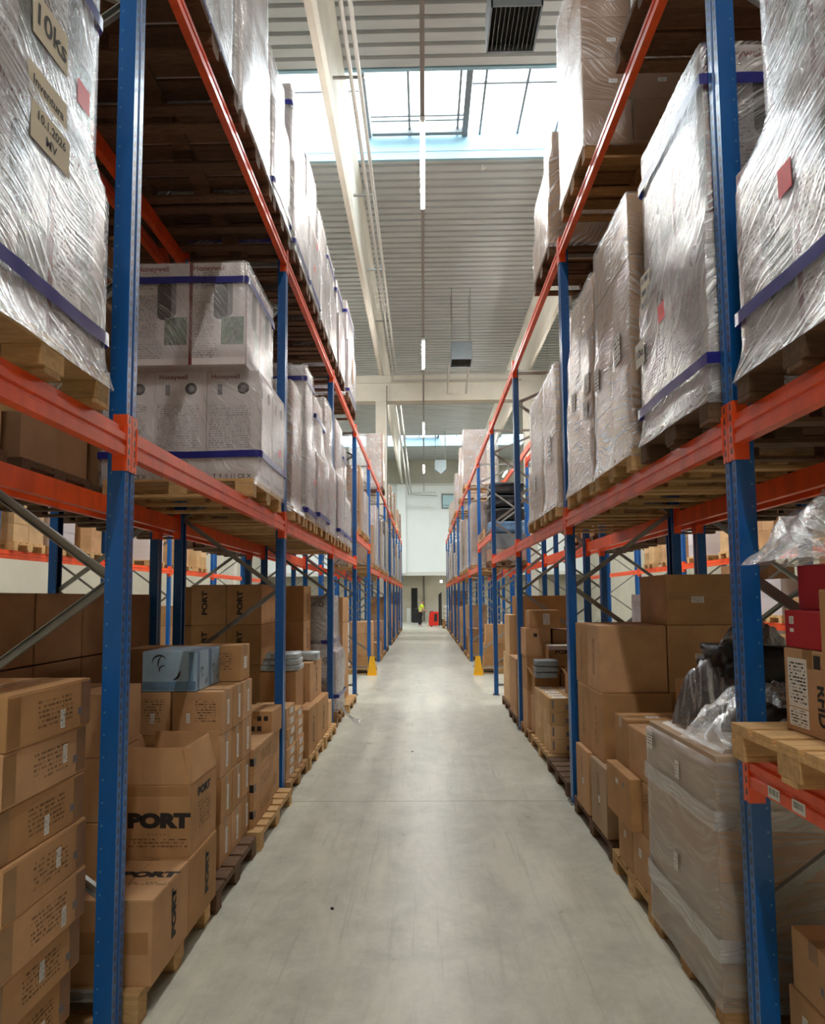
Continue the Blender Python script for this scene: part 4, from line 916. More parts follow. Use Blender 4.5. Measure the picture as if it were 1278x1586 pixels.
# flat labelled cartons
for k in range(7):
    for j in range(2):
        if k == 6 and j == 1: continue
        x1 = -1.38 + RND.uniform(-.012, .006)
        o = box(x1 - .4, x1, 6.5 + .45 * j, 6.935 + .45 * j, .144 + .102 * k, .244 + .102 * k, 'flat brown carton with a white label in the low stack, %s layer, %s half' % (ORD[k], ('near', 'far')[j]), 'card', 'flat labelled cartons'); sticker(o, 'x+', D(o), .03, 0, .16, .06, 'label_print', 'label')
for k in range(2): box(-1.9, -1.48, 7.42, 7.86, .144 + .49 * k, .63 + .49 * k, 'tan carton under the folded silver bags, %s' % ('lower', 'upper')[k], 'card', 'cartons under the silver bags')
# folded silver bags
def cushion(w, d, h, mat, seed, name, n=18, crump=.012):
    def fn(t, v):
        a = 2 * PI * t; e = 2 * (v - .5); sx = abs(math.cos(a)) ** .45 * (1 if math.cos(a) >= 0 else -1); sy = abs(math.sin(a)) ** .45 * (1 if math.sin(a) >= 0 else -1)
        c = max(0, 1 - abs(e) ** 5) ** .5; r = Vector((sx * w / 2 * (.72 + .28 * c) if abs(e) < .999 else 0, sy * d / 2 * (.72 + .28 * c) if abs(e) < .999 else 0, h / 2 + math.copysign(abs(e) ** .7, e) * h / 2))
        k = noise.noise(r * 9 + Vector((seed, 0, 0))) * crump + noise.noise(r * 28 + Vector((seed, 0, 0))) * crump * .6
        if abs(e) > .999: k = 0
        return r + Vector((sx, sy, e * .6)) * k
    b = MB(); b.grid(fn, n * 2, n // 2, lambda t, v: (t * 2, v * .5)); return b.mesh(name, [mat], smooth=True)
for k in range(3): 
    o = link('folded_bag', cushion(.46 - .03 * k, .44, .075, 'silver_bag', k * 7, 'folded_bag'), (-1.69 + .01 * k, 7.64, 1.12 + .068 * k), rz=.05 * k); tag(o, 'folded silver bag on the tan carton behind the second left upright, %s' % ('lowest', 'middle', 'topmost')[k], 'bag', 'folded silver bags')
o = link('folded_bag', cushion(.3, .3, .12, 'silver_bag', 40, 'folded_bag'), (-1.54, 8.5, 1.15)); tag(o, 'crumpled silver bag on the printed box before the third left upright', 'bag')
for nm, a in (('narrow printed carton standing on end before the silver bags', (-1.48, -1.34, 7.47, 8.04, .144, .68)), ('wide printed carton standing on end next to the narrow one', (-1.66, -1.35, 8.12, 9.05, .144, .655)), ('printed tan box on top of the wide standing carton', (-1.68, -1.44, 8.1, 8.98, .655, 1.15))):
    o = box(*a, nm, 'card'); text(o, 'x+', D(o), .05, 0, 'PORT', .1, 'ink', 'printed_logo', PI / 2, bold=.04, sx=1.3)
box(-1.66, -1.36, 9.1, 9.45, .144, .5, 'small tan carton behind the standing cartons at the third left upright', 'card_light')
for i in range(2):
    for k in range(4):
        o = box(-2.02 - .44 * (i + 1) + .005, -2.02 - .44 * i, 7.95, 8.72, .144 + .5 * k, .64 + .5 * k, 'big brown box stacked behind the silver bags, %s row, %s' % (('aisle', 'inner')[i], 'top' if k == 3 else '%s from bottom' % ORD[k]), 'card', 'big boxes behind the silver bags'); text(o, 'y-', D(o), -.05, .02, 'PORT', .09, 'ink', 'printed_logo', PI / 2, bold=.04, sx=1.3)
for k in range(4):
    o = box(-2.12, -1.71, 9.1, 9.68, .144 + .5 * k, .64 + .5 * k, 'big tan box stacked by the third left upright, %s' % ('top' if k == 3 else '%s from bottom' % ORD[k]), 'card', 'big boxes by the third left upright'); text(o, 'x+', D(o), 0, 0, 'PORT', .09, 'ink', 'printed_logo', PI / 2, bold=.04, sx=1.3)
# torn film-wrapped load
t = load(-1, 9.92, 10.8, .144, [(.86, 2, 2, 'white_card', 'fanL', .02, .0, .0, 1.1), (.86, 2, 2, 'white_card', 'fanL', .12, .0, .0, .9)], 'film-wrapped white load with torn hanging film on the floor behind the third left upright', belly=.05, bands=(.32, 1.15), pal='wood_mid', seed=55)
b = MB()
def tail(t, v): return (t * .28 + .03 * math.sin(v * 9), -.02 + v * .5 * t - .25 * v, .03 + .33 * (1 - t) ** 2 + .025 * math.sin(t * 9 + v * 17) * t)
b.grid(tail, 12, 10, lambda t, v: (t, v)); tl = link('film_tail', b.mesh('film_tail', ['film_bag'], smooth=True, fix=False), (.62, -.2, -.144), t)
for k in range(4): box(-2.15, -1.45, 11.4, 12.25, .144 + .46 * k, .6 + .46 * k, 'large brown box on the left before the cross passage, %s' % ('top' if k == 3 else '%s from bottom' % ORD[k]), 'card', 'boxes before the cross passage, left')
for i in range(-1, 3):      # dark boxes of the rack behind, floor level
    for k in range(4):
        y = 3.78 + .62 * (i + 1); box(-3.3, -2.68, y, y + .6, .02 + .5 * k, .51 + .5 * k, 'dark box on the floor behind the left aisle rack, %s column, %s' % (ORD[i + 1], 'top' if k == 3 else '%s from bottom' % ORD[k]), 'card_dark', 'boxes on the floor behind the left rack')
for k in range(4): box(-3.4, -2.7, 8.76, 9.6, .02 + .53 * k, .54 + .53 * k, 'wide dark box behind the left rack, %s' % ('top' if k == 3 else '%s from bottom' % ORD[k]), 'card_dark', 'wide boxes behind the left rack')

# ------------------------------------------------------------------ goods on the floor, right side
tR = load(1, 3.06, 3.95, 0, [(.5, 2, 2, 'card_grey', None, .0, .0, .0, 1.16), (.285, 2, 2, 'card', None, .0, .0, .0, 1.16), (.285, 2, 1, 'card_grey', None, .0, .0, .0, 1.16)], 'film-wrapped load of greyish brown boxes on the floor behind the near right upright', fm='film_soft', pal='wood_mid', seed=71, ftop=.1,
     papers=[('x-', -.02, .56, .05, .09, 'label_print', []), ('x-', .04, 1.05, .05, .09, 'label_print', []), ('x-', -.36, 1.12, .08, .1, 'label_print', [])])
for zb, hb in ((.93, .045), (.36, .05)): link('film_band', wrap_mesh([(zb - hb, -.623, .623, -.468, .468), (zb + hb, -.623, .623, -.468, .468)], 'film_band', .04, .006, zb, .03), parent=tR)
def heap(w, d, h, mat, seed, peak=(.3, 0), n=44, rough=.05):
    def fn(t, v):
        a = 2 * PI * t; r = v; x = math.cos(a) * w / 2 * r; y = math.sin(a) * d / 2 * r
        q = max(0, 1 - r ** 2.2); f = 1 + .35 * noise.noise(Vector((math.cos(a) * 2 + seed, math.sin(a) * 2, r * 2)))
        rid = abs(noise.noise(Vector((x * 7 + seed, y * 7, seed)))) + .5 * abs(noise.noise(Vector((x * 19, y * 19 + seed, 1))))
        return (x * f + peak[0] * q * w * .3, y * f + peak[1] * q * d * .3, q * h * (.75 + .5 * noise.noise(Vector((x * 3 + seed, y * 3, 2)))) + rough * (1 - rid * 2) * min(1, 3 * (1 - r) + .15))
    b = MB(); b.grid(fn, n, n // 2, lambda t, v: (t * 2, v)); return b.mesh('plastic_bag', [mat], smooth=True, fix=False)
o = link('black_bag', cushion(.52, .42, .22, 'black_plastic', 9, 'black_bag', 20, .03), (1.86, 3.30, 1.222)); tag(o, 'dark bag covered by a crumpled clear sheet on the wrapped load, near right upright', 'bag')
link('clear_sheet', heap(.95, .6, .32, 'film_bag', 5, (.3, 0), rough=.07), (-.06, .02, .01), o)
o = link('black_bag', cushion(.5, .36, .46, 'black_plastic', 19, 'black_bag', 28, .09), (1.90, 3.76, 1.222)); tag(o, 'dark bag under a draped grey plastic sheet, rising behind the near right upright', 'bag')
link('grey_sheet', heap(.8, .46, .7, 'film_dark', 15, (.2, 0), rough=.07), (-.1, -.03, .01), o)
fpal(1, 3.94 + .02, 4.8, 'pale floor pallet under the stepped carton stack on the right', 'wood', x=1.34)
fpal(1, 4.86, 6.06, 'old dark floor pallet under the biggest boxes on the right', 'wood_dark', 7, x=1.36)
fpal(1, 6.45, 7.46, 'old empty floor pallet behind the second right upright', 'wood_dark', x=1.38)
fpal(1, 7.5, 8.7, 'floor pallet with board ends under the cube of small cartons', 'wood', 7, x=1.40)
fpal(1, 8.84, 9.6, 'floor pallet under the jumbled boxes before the third right upright', 'wood_mid', x=1.40)
def R_(x0, x1, y0, y1, z0, z1, label, mat='card', **k): return box(x0, x1, y0, y1, z0, z1, label, mat, **k)
o = R_(1.36, 1.78, 3.99, 4.42, .80, 1.10, 'brown carton with a pink slip on top of the stepped stack, near one', tape='tape'); sticker(o, 'z+', D(o), .02, -.1, .09, .07, 'label_print', 'label')
o = R_(1.36, 1.78, 4.43, 4.72, .80, 1.12, 'brown carton with a pink slip on top of the stepped stack, far one', tape='tape'); sticker(o, 'z+', D(o), .0, -.03, .09, .06, 'label_print', 'label')
o = R_(1.36, 1.80, 3.98, 4.16, .475, .797, 'narrow carton in the middle of the stepped stack, nearest'); sticker(o, 'x-', D(o), .03, -.02, .03, .04, 'label_print', 'label'); sticker(o, 'x-', D(o), -.03, .05, .09, .12, 'lines', 'printed_text')
o = R_(1.29, 1.72, 4.18, 4.70, .475, .797, 'brown carton pushed out over the aisle in the stepped stack'); sticker(o, 'x-', D(o), -.02, .08, .05, .03, 'label_print', 'label'); sticker(o, 'x-', D(o), .12, .09, .04, .03, 'ink_grey', 'printed_mark')
o = R_(1.35, 1.80, 3.98, 4.35, .146, .472, 'bottom carton of the stepped stack, near one'); sticker(o, 'x-', D(o), -.04, .03, .05, .05, 'label_print', 'label')
o = R_(1.35, 1.80, 4.36, 4.66, .146, .472, 'bottom carton of the stepped stack, far one'); sticker(o, 'x-', D(o), 0, .04, .04, .04, 'label_print', 'label')
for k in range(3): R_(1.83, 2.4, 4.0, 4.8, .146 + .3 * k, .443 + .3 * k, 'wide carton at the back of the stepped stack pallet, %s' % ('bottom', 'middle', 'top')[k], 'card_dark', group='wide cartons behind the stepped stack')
o = R_(1.83, 2.38, 4.3, 4.78, 1.047, 1.36, 'dark brown box standing behind the stepped stack, below the big boxes'); sticker(o, 'x-', D(o), .04, -.03, .05, .05, 'label_print', 'label')
for z0, z1, y, ln in ((.66, 1.19, 5.13, 'middle'), (1.192, 1.72, 5.2, 'upper')):
    for j in range(2):
        o = R_(1.39 + .01 * (z0 > 1), 1.93, y + .41 * j, y + .405 + .41 * j, z0, z1, 'big square tan box on the right, %s layer, %s one' % (ln, ('near', 'far')[j]), group='big square boxes on the right', mat='card'); sticker(o, 'x-', D(o), .0, .0, .3, .07, 'lines', 'printed_text', -PI / 2)
    o = R_(1.94, 2.5, 5.2, 6.0, z0, z1, 'big wide box beside the square tan boxes, %s layer' % ln, 'card', group='big wide boxes on the right'); sticker(o, 'y-', D(o), -.02, .02, .09, .04, 'label_print', 'label')
o = R_(1.95, 2.53, 5.22, 5.85, 1.722, 2.13, 'big dark box topmost at the right, white slip on its near face', 'card'); sticker(o, 'y-', D(o), -.04, .0, .1, .05, 'label_print', 'label'); sticker(o, 'y-', D(o), .0, .03, .54, .06, 'tape_clear', 'packing_tape', 0, .0008)
for nm, y0, y1 in (('near', 4.95, 5.40), ('far', 5.48, 5.9)):
    o = R_(1.35, 1.9, y0, y1, .146, .657, 'big bottom box on the old dark pallet at the right, %s one' % nm, 'card_grey' if nm == 'near' else 'card'); sticker(o, 'x-', D(o), .02, -.02, .05, .05, 'label_print', 'label'); sticker(o, 'x-', D(o), .0, .05, .25, .07, 'lines', 'printed_text', -PI / 2)
R_(1.93, 2.5, 4.95, 5.9, .146, .657, 'wide bottom box at the back of the old dark pallet', 'card_dark')
# cube of small cartons
for k in range(4):
    for j in range(5):
        for i in range(2):
            x0 = 1.45 + .262 * i; y0 = 7.62 + .205 * j; z = .146 + .157 * k
            o = R_(x0, x0 + .255, y0, y0 + .2, z, z + .155, 'small tan carton in the neat cube, %s layer, %s from front, %s row' % (('bottom', 'second', 'third', 'top')[k], ORD[j], ('aisle', 'inner')[i]), 'card_light', group='small cartons of the neat cube')
            if j == 0: sticker(o, 'y-', D(o), .08, -.02, .04, .05, 'ink_grey', 'printed_mark'); sticker(o, 'y-', D(o), -.09, .01, .02, .1, 'ink_grey', 'printed_mark')
            if k == 3: sticker(o, 'z+', D(o), 0, 0, .16, .12, 'label_print', 'label')
o = open_box(1.74, 1.93, 7.85, 8.1, .776, 1.0, 'small open box with a printed label on the cube of small cartons', flap=.09, ang=(-30, 30, 30, 30)); sticker(o, 'y-', D(o), 0, -.02, .1, .16, 'label_tall', 'label')
# jumbled boxes
R_(1.42, 1.76, 9.05, 9.5, .146, .66, 'bottom box of the left column in the jumbled stack'); R_(1.42, 1.76, 9.05, 9.5, .662, 1.13, 'second box of the left column in the jumbled stack')
o = R_(1.41, 1.76, 9.05, 9.5, 1.132, 1.52, 'box with a small dark logo in the jumbled stack, right side'); sticker(o, 'y-', D(o), -.04, .1, .05, .05, 'ink', 'printed_logo')
o = R_(1.47, 1.9, 9.05, 9.45, 1.522, 1.77, 'topmost box of the jumbled stack with a tall white label', tape='tape'); sticker(o, 'y-', D(o), .02, 0, .09, .15, 'label_tall', 'label')
R_(1.79, 2.25, 9.05, 9.5, .146, .66, 'bottom box of the right column in the jumbled stack', 'card_dark'); R_(1.79, 2.25, 9.05, 9.5, .662, 1.13, 'second box of the right column in the jumbled stack', 'card_dark')
o = R_(1.79, 2.2, 9.05, 9.5, 1.132, 1.50, 'box with a low white label at the right of the jumbled stack', 'card_dark'); sticker(o, 'y-', D(o), .1, -.06, .1, .14, 'label_tall', 'label')
R_(1.46, 2.1, 8.72, 9.02, .146, .62, 'wide box under the open carton before the jumbled stack')
open_box(1.47, 1.80, 8.72, 9.02, .622, .90, 'open brown carton in front of the jumbled stack', flap=.12, ang=(-5, 10, 30, 10))
R_(1.82, 2.12, 8.72, 9.02, .622, .955, 'dark box under the white-topped box', 'card_dark')
o = R_(1.66, 2.1, 8.71, 9.0, .958 + .07, 1.30, 'white-topped printed box in the jumbled stack'); text(o, 'y-', D(o), -.02, .05, 'PORT', .07, 'ink', 'printed_logo', bold=.04, sx=1.3)
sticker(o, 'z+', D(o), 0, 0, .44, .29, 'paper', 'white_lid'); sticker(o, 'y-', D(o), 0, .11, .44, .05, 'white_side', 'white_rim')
for k in range(3): o = link('folded_bag', cushion(.3, .26, .08, 'crate', 60 + k, 'folded_bag'), (1.34 + .25, 8.55, .90 + .001 + .078 * k)); tag(o, 'grey folded bag in the pile beside the white-topped box, %s' % ('lowest', 'middle', 'topmost')[k], 'bag', 'grey folded bags')
# beyond the third upright, right
fpal(1, 9.8, 10.75, 'dark floor pallet right behind the third right upright', 'wood_dark', x=1.38)
R_(1.38, 1.82, 9.86, 10.62, .146, 1.02, 'tall brown carton with a white edge right behind the third right upright', 'card')
R_(1.86, 2.4, 9.86, 10.62, .146, .98, 'tall dark carton behind the tall carton at the third right upright', 'card_dark')
fpal(1, 11.05, 12.05, 'dark floor pallet under the tan cartons before the cross passage, right', 'wood_dark', x=1.42)
R_(1.45, 1.9, 11.1, 11.98, .146, .97, 'tan carton on the dark pallet before the cross passage, right', 'card_light')
R_(1.93, 2.5, 11.1, 11.98, .146, .97, 'brown carton at the back of the dark pallet before the cross passage, right', 'card')
R_(1.62, 2.5, 11.2, 11.9, .972, 1.98, 'very tall brown carton with a pale edge before the cross passage, right', 'card')
R_(1.46, 1.61, 11.15, 11.8, .972, 1.65, 'slim tan carton leaning by the very tall carton, right', 'card_light')
for s, x in ((1, 0),):
    fpal(1, 16.7, 17.7, 'pale floor pallet behind the right yellow guard', 'wood', x=1.36)
    R_(1.55, 2.2, 16.8, 17.4, .146, .75, 'brown carton on the pallet behind the right yellow guard'); R_(1.6, 2.1, 16.85, 17.35, .752, 1.25, 'smaller carton on the brown carton behind the right yellow guard')
fpal(-1, 16.7, 17.6, 'pale floor pallet behind the left yellow guard', 'wood', x=1.30)
for k in range(4): R_(-1.95, -1.38, 16.78, 17.5, .146 + .3 * k, .443 + .3 * k, 'brown carton stacked behind the left yellow guard, %s' % ('top' if k == 3 else '%s from bottom' % ORD[k]), group='cartons behind the left yellow guard')
o = link('plastic_bag', heap(.5, .5, .3, 'film_bag', 25), (1.62, 18.3, .0)); tag(o, 'crumpled white plastic on the floor behind the right yellow guard', 'plastic sheet')
# far floor stacks
for s in (-1, 1):
    for k in range(12):
        y = 20.1 + (k // 2) * 3.4 + (k % 2) * 1.5
        if s < 0 and 24.6 < y + .6 and y < 26.4: continue
        fpal(s, y, y + 1.0, 'floor pallet far back on the %s, %s behind the yellow guard' % (side[s], ORD[k]), ('wood', 'wood_mid', 'wood_dark')[k % 3], x=1.36).children
        n = 1 + (k * 7 + (s > 0)) % 3; h = .42 + .1 * ((k * 5) % 4)
        for q in range(n):
            xs = sorted((s * (1.4 + .03 * (k % 3)), s * 2.1)); R_(xs[0], xs[1], y + .06, y + .92, .146 + h * q, .143 + h * (q + 1), 'brown carton stack piece far back on the %s floor, %s stack, %s' % (side[s], ORD[k], 'level %s' % ORD[q]), ('card', 'card_dark', 'card_pink', 'card_grey')[(k + q) % 4], group='far cartons on the %s floor' % side[s])
# rack behind, right: boxes and white printed box seen through the bays
for i in range(5):
    for k in range(3):
        y = (6.4, 7.15, 7.9, 8.65, 9.8)[i]; R_(2.7, 3.4, y, y + .7, .02 + .5 * k, .51 + .5 * k, 'brown box on the floor behind the right aisle rack, %s column, %s' % (ORD[i], ('bottom', 'middle', 'top')[k]), 'card', group='boxes on the floor behind the right rack')
for j in range(2):
    o = R_(2.72, 3.2, 7.2 + .8 * j, 7.7 + .8 * j, 1.512, 1.98, 'white printed box on the brown boxes behind the right aisle rack, %s one' % ('near', 'far')[j], 'white_card'); sticker(o, 'y-', D(o), -.02, -.12, .1, .08, 'ink', 'printed_picture'); sticker(o, 'y-', D(o), 0, .14, .36, .08, 'lines_grey', 'printed_text'); sticker(o, 'x-', D(o), 0, 0, .3, .3, 'lines_grey', 'printed_text'); sticker(o, 'y-', D(o), -.225, 0, .02, .46, 'red_stripe', 'printed_stripe')
# low shelf at the lower right edge
LZ = 1.14 + .137
p = pallet(1.30, 2.5, 1.95, 2.80, LZ, 'wood', 5, 'pale pallet on the low orange beam at the right edge', detail=True)
o = R_(1.46, 2.0, 2.34, 2.66, LZ + .146, LZ + .47, 'brown box with a big white label on the low shelf pallet at the right edge', tape='tape'); sticker(o, 'x-', D(o), -.07, .03, .13, .19, 'label_tall', 'label'); sticker(o, 'x-', D(o), -.07, -.105, .13, .07, 'label_print', 'label'); text(o, 'x-', D(o), .08, -.04, 'RFID', .075, 'ink', 'printed_text', -PI / 2, bold=.03); sticker(o, 'x-', D(o), .06, .12, .04, .05, 'ink', 'printed_sign')
o = R_(1.47, 2.0, 2.38, 2.66, LZ + .472, LZ + .62, 'red box with a small white code on top of the labelled brown box', 'red_box'); sticker(o, 'x-', D(o), -.09, .035, .03, .03, 'label_print', 'label'); sticker(o, 'x-', D(o), -.09, -.005, .025, .014, 'paper', 'label')
R_(1.53, 2.05, 2.36, 2.66, LZ + .622, LZ + .80, 'plain red box under the clear plastic, right edge', 'red_box')
R_(1.40, 1.9, 1.98, 2.31, LZ + .146, LZ + .43, 'taped brown box on the low shelf pallet, lower one at the very edge', tape='tape'); R_(1.40, 1.9, 1.99, 2.31, LZ + .432, LZ + .70, 'taped brown box on the low shelf pallet, upper one at the very edge', tape='tape')
o = link('plastic_bag', heap(.95, 1.0, .3, 'film_bag', 35, (-.1, 0), rough=.06), (1.74, 2.42, LZ + .80)); tag(o, 'crumpled clear plastic sheet over the red boxes at the right edge', 'plastic sheet')
o = R_(1.50, 1.95, 2.48, 2.78, .36, .60, 'brown taped carton on the floor at the lower right edge, upper one', tape='tape'); sticker(o, 'x-', D(o), .05, -.03, .02, .03, 'ink_grey', 'printed_mark')
o = R_(1.49, 1.95, 2.5, 2.8, .12, .358, 'brown carton with square prints on the floor at the lower right edge, middle one')
for q in range(3): sticker(o, 'x-', D(o), -.04 + .05 * q, .02, .035, .06, 'label_print' if q == 0 else 'ink_grey', 'printed_mark')
R_(1.5, 2.0, 2.45, 2.8, 0, .118, 'flat carton on the floor at the lower right edge, lowest one'); R_(1.52, 2.0, 2.0, 2.44, 0, .36, 'brown carton cut by the lower right photo edge', tape='tape')
# bag stack on the middle shelf beyond the passage
t = empty('pallet_with_base', (2.2, 17.2, ZM + .137)); tag(t, 'pallet with a brown carton layer under the grey crate, right middle shelf beyond the passage', 'pallet')
pallet(-.5, .5, -.42, .42, 0, 'wood_dark', par=t, detail=False); carton(-.48, .48, -.4, .4, .146, .46, 'card_pink', par=t, seam=False)
zz = ZM + .137 + .462
o = link('storage_crate', boxmesh(.96, .8, .4, 'crate', .02, 'storage_crate'), (2.2, 17.2, zz)); tag(o, 'plain grey crate under the wrapped bundles, right middle shelf', 'crate')
for k in range(4):
    o = link('wrapped_bundle', cushion(.95, .78, .35, 'blue_bag' if k == 0 else 'black_plastic', 80 + k, 'wrapped_bundle', 22, .03), (2.2 + .02 * (k % 2), 17.2, zz + .402 + .345 * k)); tag(o, '%s film-wrapped bundle in the pile on the grey crate, %s' % ('pale blue' if k == 0 else 'dark', ('lowest', 'second', 'third', 'topmost')[k]), 'bundle', 'wrapped bundles on the grey crate')
# sign board on the raised beam over the passage, right
b = MB(); b.box(-.015, 0, -.9, .9, 0, .2); t = link('sign_board', b.mesh('sign_board', ['card']), (1.385, YR(3) + 2.1, 3.30)); tag(t, 'brown board with black capitals over the cross passage on the right', 'sign'); text(t, 'x-', (.03, 1.8, .2), 0, 0, 'POZOR', .17, 'ink', 'printed_text', bold=.03, sx=1.6, off=.002)
# litter on the floor
for k, (x, y) in enumerate(((-.17, 8.35), (-.13, 14.9), (-.6, 4.2))):
    b = MB(); b.box(-.012, .012, -.008, .01, 0, .006); tag(link('litter', b.mesh('litter', ['dark']), (x, y, 0), rz=k), 'tiny dark scrap on the aisle floor, %s from the camera' % ('second', 'third', 'nearest')[k], 'scrap', 'scraps on the floor')

# ------------------------------------------------------------------ person and pallet truck
def skin(name, nodes, edges, mat, sub=2):
    """nodes: list of (pos, radius) or (pos, (rx, ry)); first is the root"""
    me = bpy.data.meshes.new(name); me.from_pydata([n[0] for n in nodes], edges, []); o = link(name, me); me.materials.append(M[mat])
    md = o.modifiers.new('s', 'SKIN'); md.use_smooth_shade = True
    for v, n in zip(me.skin_vertices[0].data, nodes): v.radius = n[1] if isinstance(n[1], tuple) else (n[1], n[1])
    me.skin_vertices[0].data[0].use_root = True
    o.modifiers.new('u', 'SUBSURF').levels = sub; o.modifiers['u'].render_levels = sub
    dg = bpy.context.evaluated_depsgraph_get(); m2 = bpy.data.meshes.new_from_object(o.evaluated_get(dg)); bpy.data.objects.remove(o)
    m2.polygons.foreach_set('use_smooth', [True] * len(m2.polygons)); return m2
px, py = -.26, 44.4
# local frame: facing +x
Nb = [((0, 0, .95), (.13, .15)), ((.03, 0, 1.12), (.12, .15)), ((.07, 0, 1.32), (.12, .18)), ((.09, 0, 1.44), (.08, .12)), ((.11, 0, 1.52), .055), ((.14, 0, 1.62), (.085, .075)), ((.15, 0, 1.70), (.085, .075)), ((.14, 0, 1.75), (.06, .055)),
      ((0, -.1, .88), .09), ((.03, -.1, .5), .062), ((-.02, -.1, .1), .042), ((.14, -.1, .05), (.04, .035)), ((0, .1, .88), .09), ((-.04, .1, .5), .062), ((-.14, .1, .1), .042), ((.02, .1, .05), (.04, .035)),
      ((.1, -.21, 1.4), .06), ((.16, -.25, 1.14), .046), ((.40, -.16, 1.05), .034), ((.47, -.15, 1.04), (.03, .02)), ((.1, .21, 1.4), .06), ((.18, .25, 1.15), .046), ((.40, .12, 1.04), .034), ((.47, .1, 1.03), (.03, .02))]
Eb = [(0, 1), (1, 2), (2, 3), (3, 4), (4, 5), (5, 6), (6, 7), (0, 8), (8, 9), (9, 10), (10, 11), (0, 12), (12, 13), (13, 14), (14, 15), (3, 16), (16, 17), (17, 18), (18, 19), (3, 20), (20, 21), (21, 22), (22, 23)]
h0 = len(Nb)
for base, y0, sg in ((19, -.15, 1), (23, .1, -1)):
    for k in range(4):
        yy = y0 + (k - 1.5) * .018; n0 = len(Nb); Nb += [((.53, yy, 1.03 - .004 * abs(k - 1)), .009), ((.56 - .006 * abs(k - 1), yy, 1.0), .008)]; Eb += [(base, n0), (n0, n0 + 1)]
    n0 = len(Nb); Nb += [((.49, y0 + sg * .045, 1.015), .010), ((.53, y0 + sg * .05, .995), .009)]; Eb += [(base, n0), (n0, n0 + 1)]
body = link('person', skin('person', Nb, Eb, 'skin'), (px, py, 0)); tag(body, 'person in a yellow hi-vis vest and dark trousers at the red pallet truck, far end', 'person')
vest = [((0, 0, .93), (.155, .175)), ((.03, 0, 1.12), (.145, .17)), ((.07, 0, 1.32), (.145, .2)), ((.09, 0, 1.45), (.1, .15)), ((.1, -.2, 1.41), .078), ((.14, -.235, 1.26), .064), ((.1, .2, 1.41), .078), ((.14, .235, 1.26), .064)]
link('vest', skin('vest', vest, [(0, 1), (1, 2), (2, 3), (3, 4), (4, 5), (3, 6), (6, 7)], 'vest'), parent=body)
link('trousers', skin('trousers', [((0, 0, .93), (.14, .155)), ((0, -.1, .86), .105), ((.03, -.1, .5), .08), ((-.02, -.1, .1), .062), ((0, .1, .86), .105), ((-.04, .1, .5), .08), ((-.14, .1, .1), .062)], [(0, 1), (1, 2), (2, 3), (0, 4), (4, 5), (5, 6)], 'trousers'), parent=body)
link('hair', skin('hair', [((.10, 0, 1.66), (.075, .082)), ((.13, 0, 1.74), (.09, .08)), ((.17, 0, 1.775), (.05, .05))], [(0, 1), (1, 2)], 'hair'), parent=body)
for y, x in ((-.1, 0), (.1, -.12)): link('shoe', skin('shoe', [((x - .06, y, .05), (.05, .045)), ((x + .06, y, .05), (.05, .05)), ((x + .17, y, .04), (.04, .04))], [(0, 1), (1, 2)], 'shoe'), parent=body)
b = MB()
for zz in (1.05, 1.2):
    for k in range(20):
        a0, a1 = 2 * PI * k / 20, 2 * PI * (k + 1) / 20; f = lambda a, z: (.035 + (z - 1.05) * .2 + .158 * math.cos(a), .185 * math.sin(a), z)
        b.quad(f(a0, zz), f(a1, zz), f(a1, zz + .05), f(a0, zz + .05))
link('reflective_strip', b.mesh('reflective_strip', ['reflective']), parent=body)
b = MB(); b.box(-.012, .012, -.045, .045, 1.655, 1.675); link('eyes', b.mesh('eyes', ['hair']), (.222, 0, 0), body)
b = MB(); b.prism([(0, 1.63), (.03, 1.615), (.0, 1.66)], 'y', -.014, .014); link('nose', b.mesh('nose', ['skin'], .004), (.222, 0, 0), body)
t = empty('pallet_truck', (.66, 44.2, 0)); tag(t, 'red electric pallet stacker with a black mast at the far end of the aisle', 'pallet truck')
b = MB(); b.prism([(-.38, .06), (.3, .06), (.3, 1.0), (-.22, 1.0), (-.34, .75)], 'y', -.4, .4); link('body', b.mesh('body', ['truck_red'], .03), parent=t)
b = MB(); b.prism([(-.02, .35), (.2, .35), (.2, .85), (.02, .88)], 'y', -.412, -.4); link('side_panel', b.mesh('side_panel', ['truck_dark']), parent=t)
b = MB(); b.cyl((-.3, 0, .6), (-.28, 0, 1.0), .03); b.cyl((-.28, 0, 1.0), (-.06, 0, 1.04), .025); b.cyl((-.06, -.18, 1.03), (-.06, .18, 1.03), .022); link('tiller', b.mesh('tiller', ['truck_dark']), parent=t)
b = MB()
for y in (-.3, .3): b.box(.32, .42, y - .05, y + .05, .05, 2.2); b.box(.44, .52, y - .04, y + .04, .08, 2.3)
for z in (.5, 1.3, 2.15): b.box(.33, .41, -.3, .3, z, z + .07)
link('mast', b.mesh('mast', ['truck_dark']), parent=t)
b = MB()
for y in (-.25, .25): b.box(.5, 1.6, y - .09, y + .09, .06, .13)
b.box(.5, .56, -.34, .34, .06, .5); link('fork', b.mesh('fork', ['truck_dark']), parent=t)
for x, y in ((-.2, -.3), (-.2, .3), (1.5, -.25), (1.5, .25)):
    b = MB(); b.cyl((x, y - .04, .07 if x < 0 else .04), (x, y + .04, .07 if x < 0 else .04), .07 if x < 0 else .04, 12); link('wheel', b.mesh('wheel', ['rubber']), parent=t)
pallet(1.26, 2.28, 43.8, 44.6, .131, 'wood_mid', label='pallet on the forks of the red stacker at the far end', detail=False)
for k in range(4): 
    o = link('sack', cushion(.9, .72, .28, 'sack', 200 + k, 'sack', 14, .03), (1.76, 44.2, .277 + .29 * k)); tag(o, 'pale filled sack on the pallet in front of the red stacker, %s' % ('lowest', 'second', 'third', 'topmost')[k], 'sack', 'sacks in front of the red stacker')
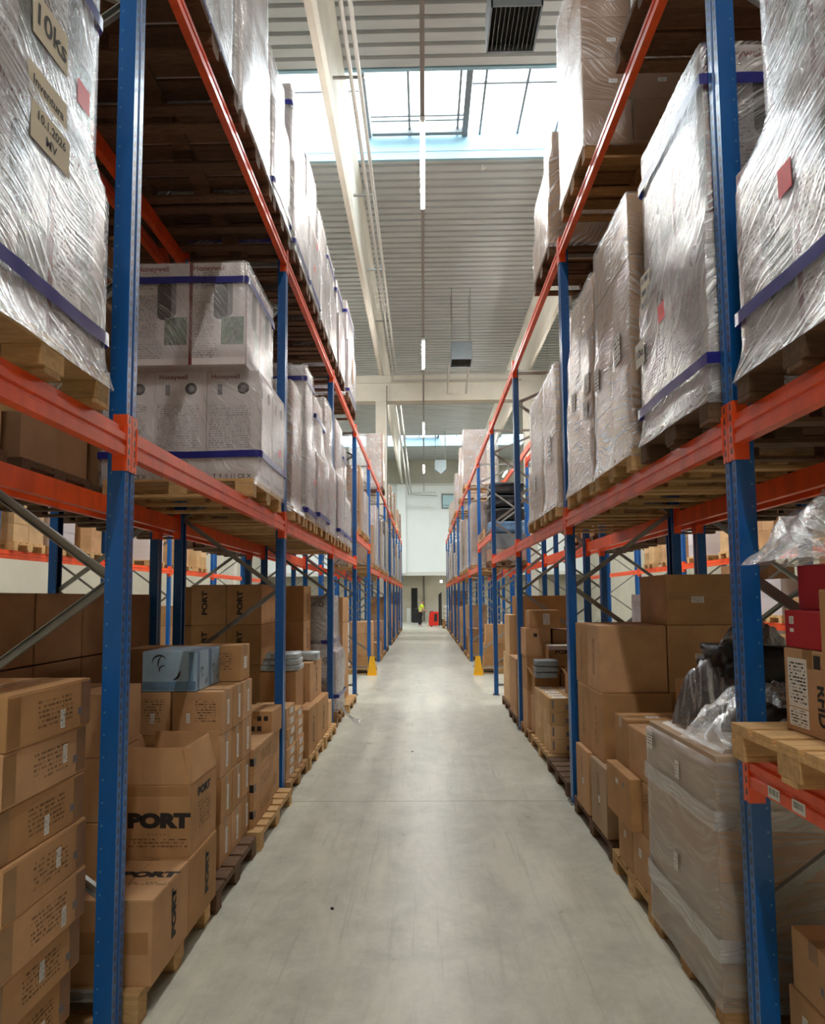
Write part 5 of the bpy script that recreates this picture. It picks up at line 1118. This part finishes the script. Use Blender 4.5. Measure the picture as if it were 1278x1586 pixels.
for k in range(4): pallet(1.15, 1.95, 40.9, 41.8, .145 * k, 'wood_mid', label='empty pallet in the low stack at the right end of the aisle, %s' % ('lowest', 'second', 'third', 'topmost')[k], group='empty pallets at the right end', detail=False)

# ------------------------------------------------------------------ light
w = bpy.data.worlds.new('sky'); bpy.context.scene.world = w; w.use_nodes = True
bg = w.node_tree.nodes['Background']; bg.inputs[0].default_value = (.86, .94, 1, 1); bg.inputs[1].default_value = 3.0
for k, (a, c) in enumerate(SKY):
    L = bpy.data.lights.new('daylight', 'AREA'); L.shape = 'RECTANGLE'; L.size = 2 * XW - .4; L.size_y = c - a - .1; L.energy = SKYP; L.color = (.88, .95, 1.0)
    o = bpy.data.objects.new('daylight', L); COL.objects.link(o); o.location = (0, (a + c) / 2, ZC + 1.0)

# ------------------------------------------------------------------ camera (fitted to the uprights and beams of the photograph)
f, cy, yaw, pitch, roll, H = 993.4007, 853.697, -.01777968, .07263737, -.00777872, 1.958
c, s = math.cos(yaw), math.sin(yaw); cp, sp_ = math.cos(pitch), math.sin(pitch); cr, sr = math.cos(roll), math.sin(roll)
r0 = Vector((c, -s, 0)); F = Vector((cp * s, cp * c, sp_)); U = Vector((-sp_ * s, -sp_ * c, cp))
Rr = r0 * cr + U * sr; Ur = r0 * -sr + U * cr
cam = bpy.data.cameras.new('camera'); co = bpy.data.objects.new('camera', cam); COL.objects.link(co)
co.matrix_world = Matrix(((Rr.x, Ur.x, -F.x, 0), (Rr.y, Ur.y, -F.y, 0), (Rr.z, Ur.z, -F.z, H), (0, 0, 0, 1)))
cam.sensor_fit = 'HORIZONTAL'; cam.sensor_width = 36; cam.lens = f / 1278 * 36; cam.shift_y = (cy - 793) / 1278; cam.clip_start = .05; cam.clip_end = 200
sc = bpy.context.scene; sc.camera = co
for o in list(COL.objects):
    if 'dims' in o.keys(): del o['dims']
sc.view_settings.view_transform = 'Standard'; sc.view_settings.look = 'None'; sc.view_settings.gamma = 1; sc.view_settings.use_curve_mapping = False
sc.view_settings.exposure = EXPO
sc.cycles.use_denoising = True; sc.cycles.max_bounces = 8; sc.cycles.diffuse_bounces = 4; sc.cycles.glossy_bounces = 4; sc.cycles.transparent_max_bounces = 10; sc.cycles.transmission_bounces = 4
sc.cycles.caustics_reflective = False; sc.cycles.caustics_refractive = False; sc.cycles.sample_clamp_indirect = 6
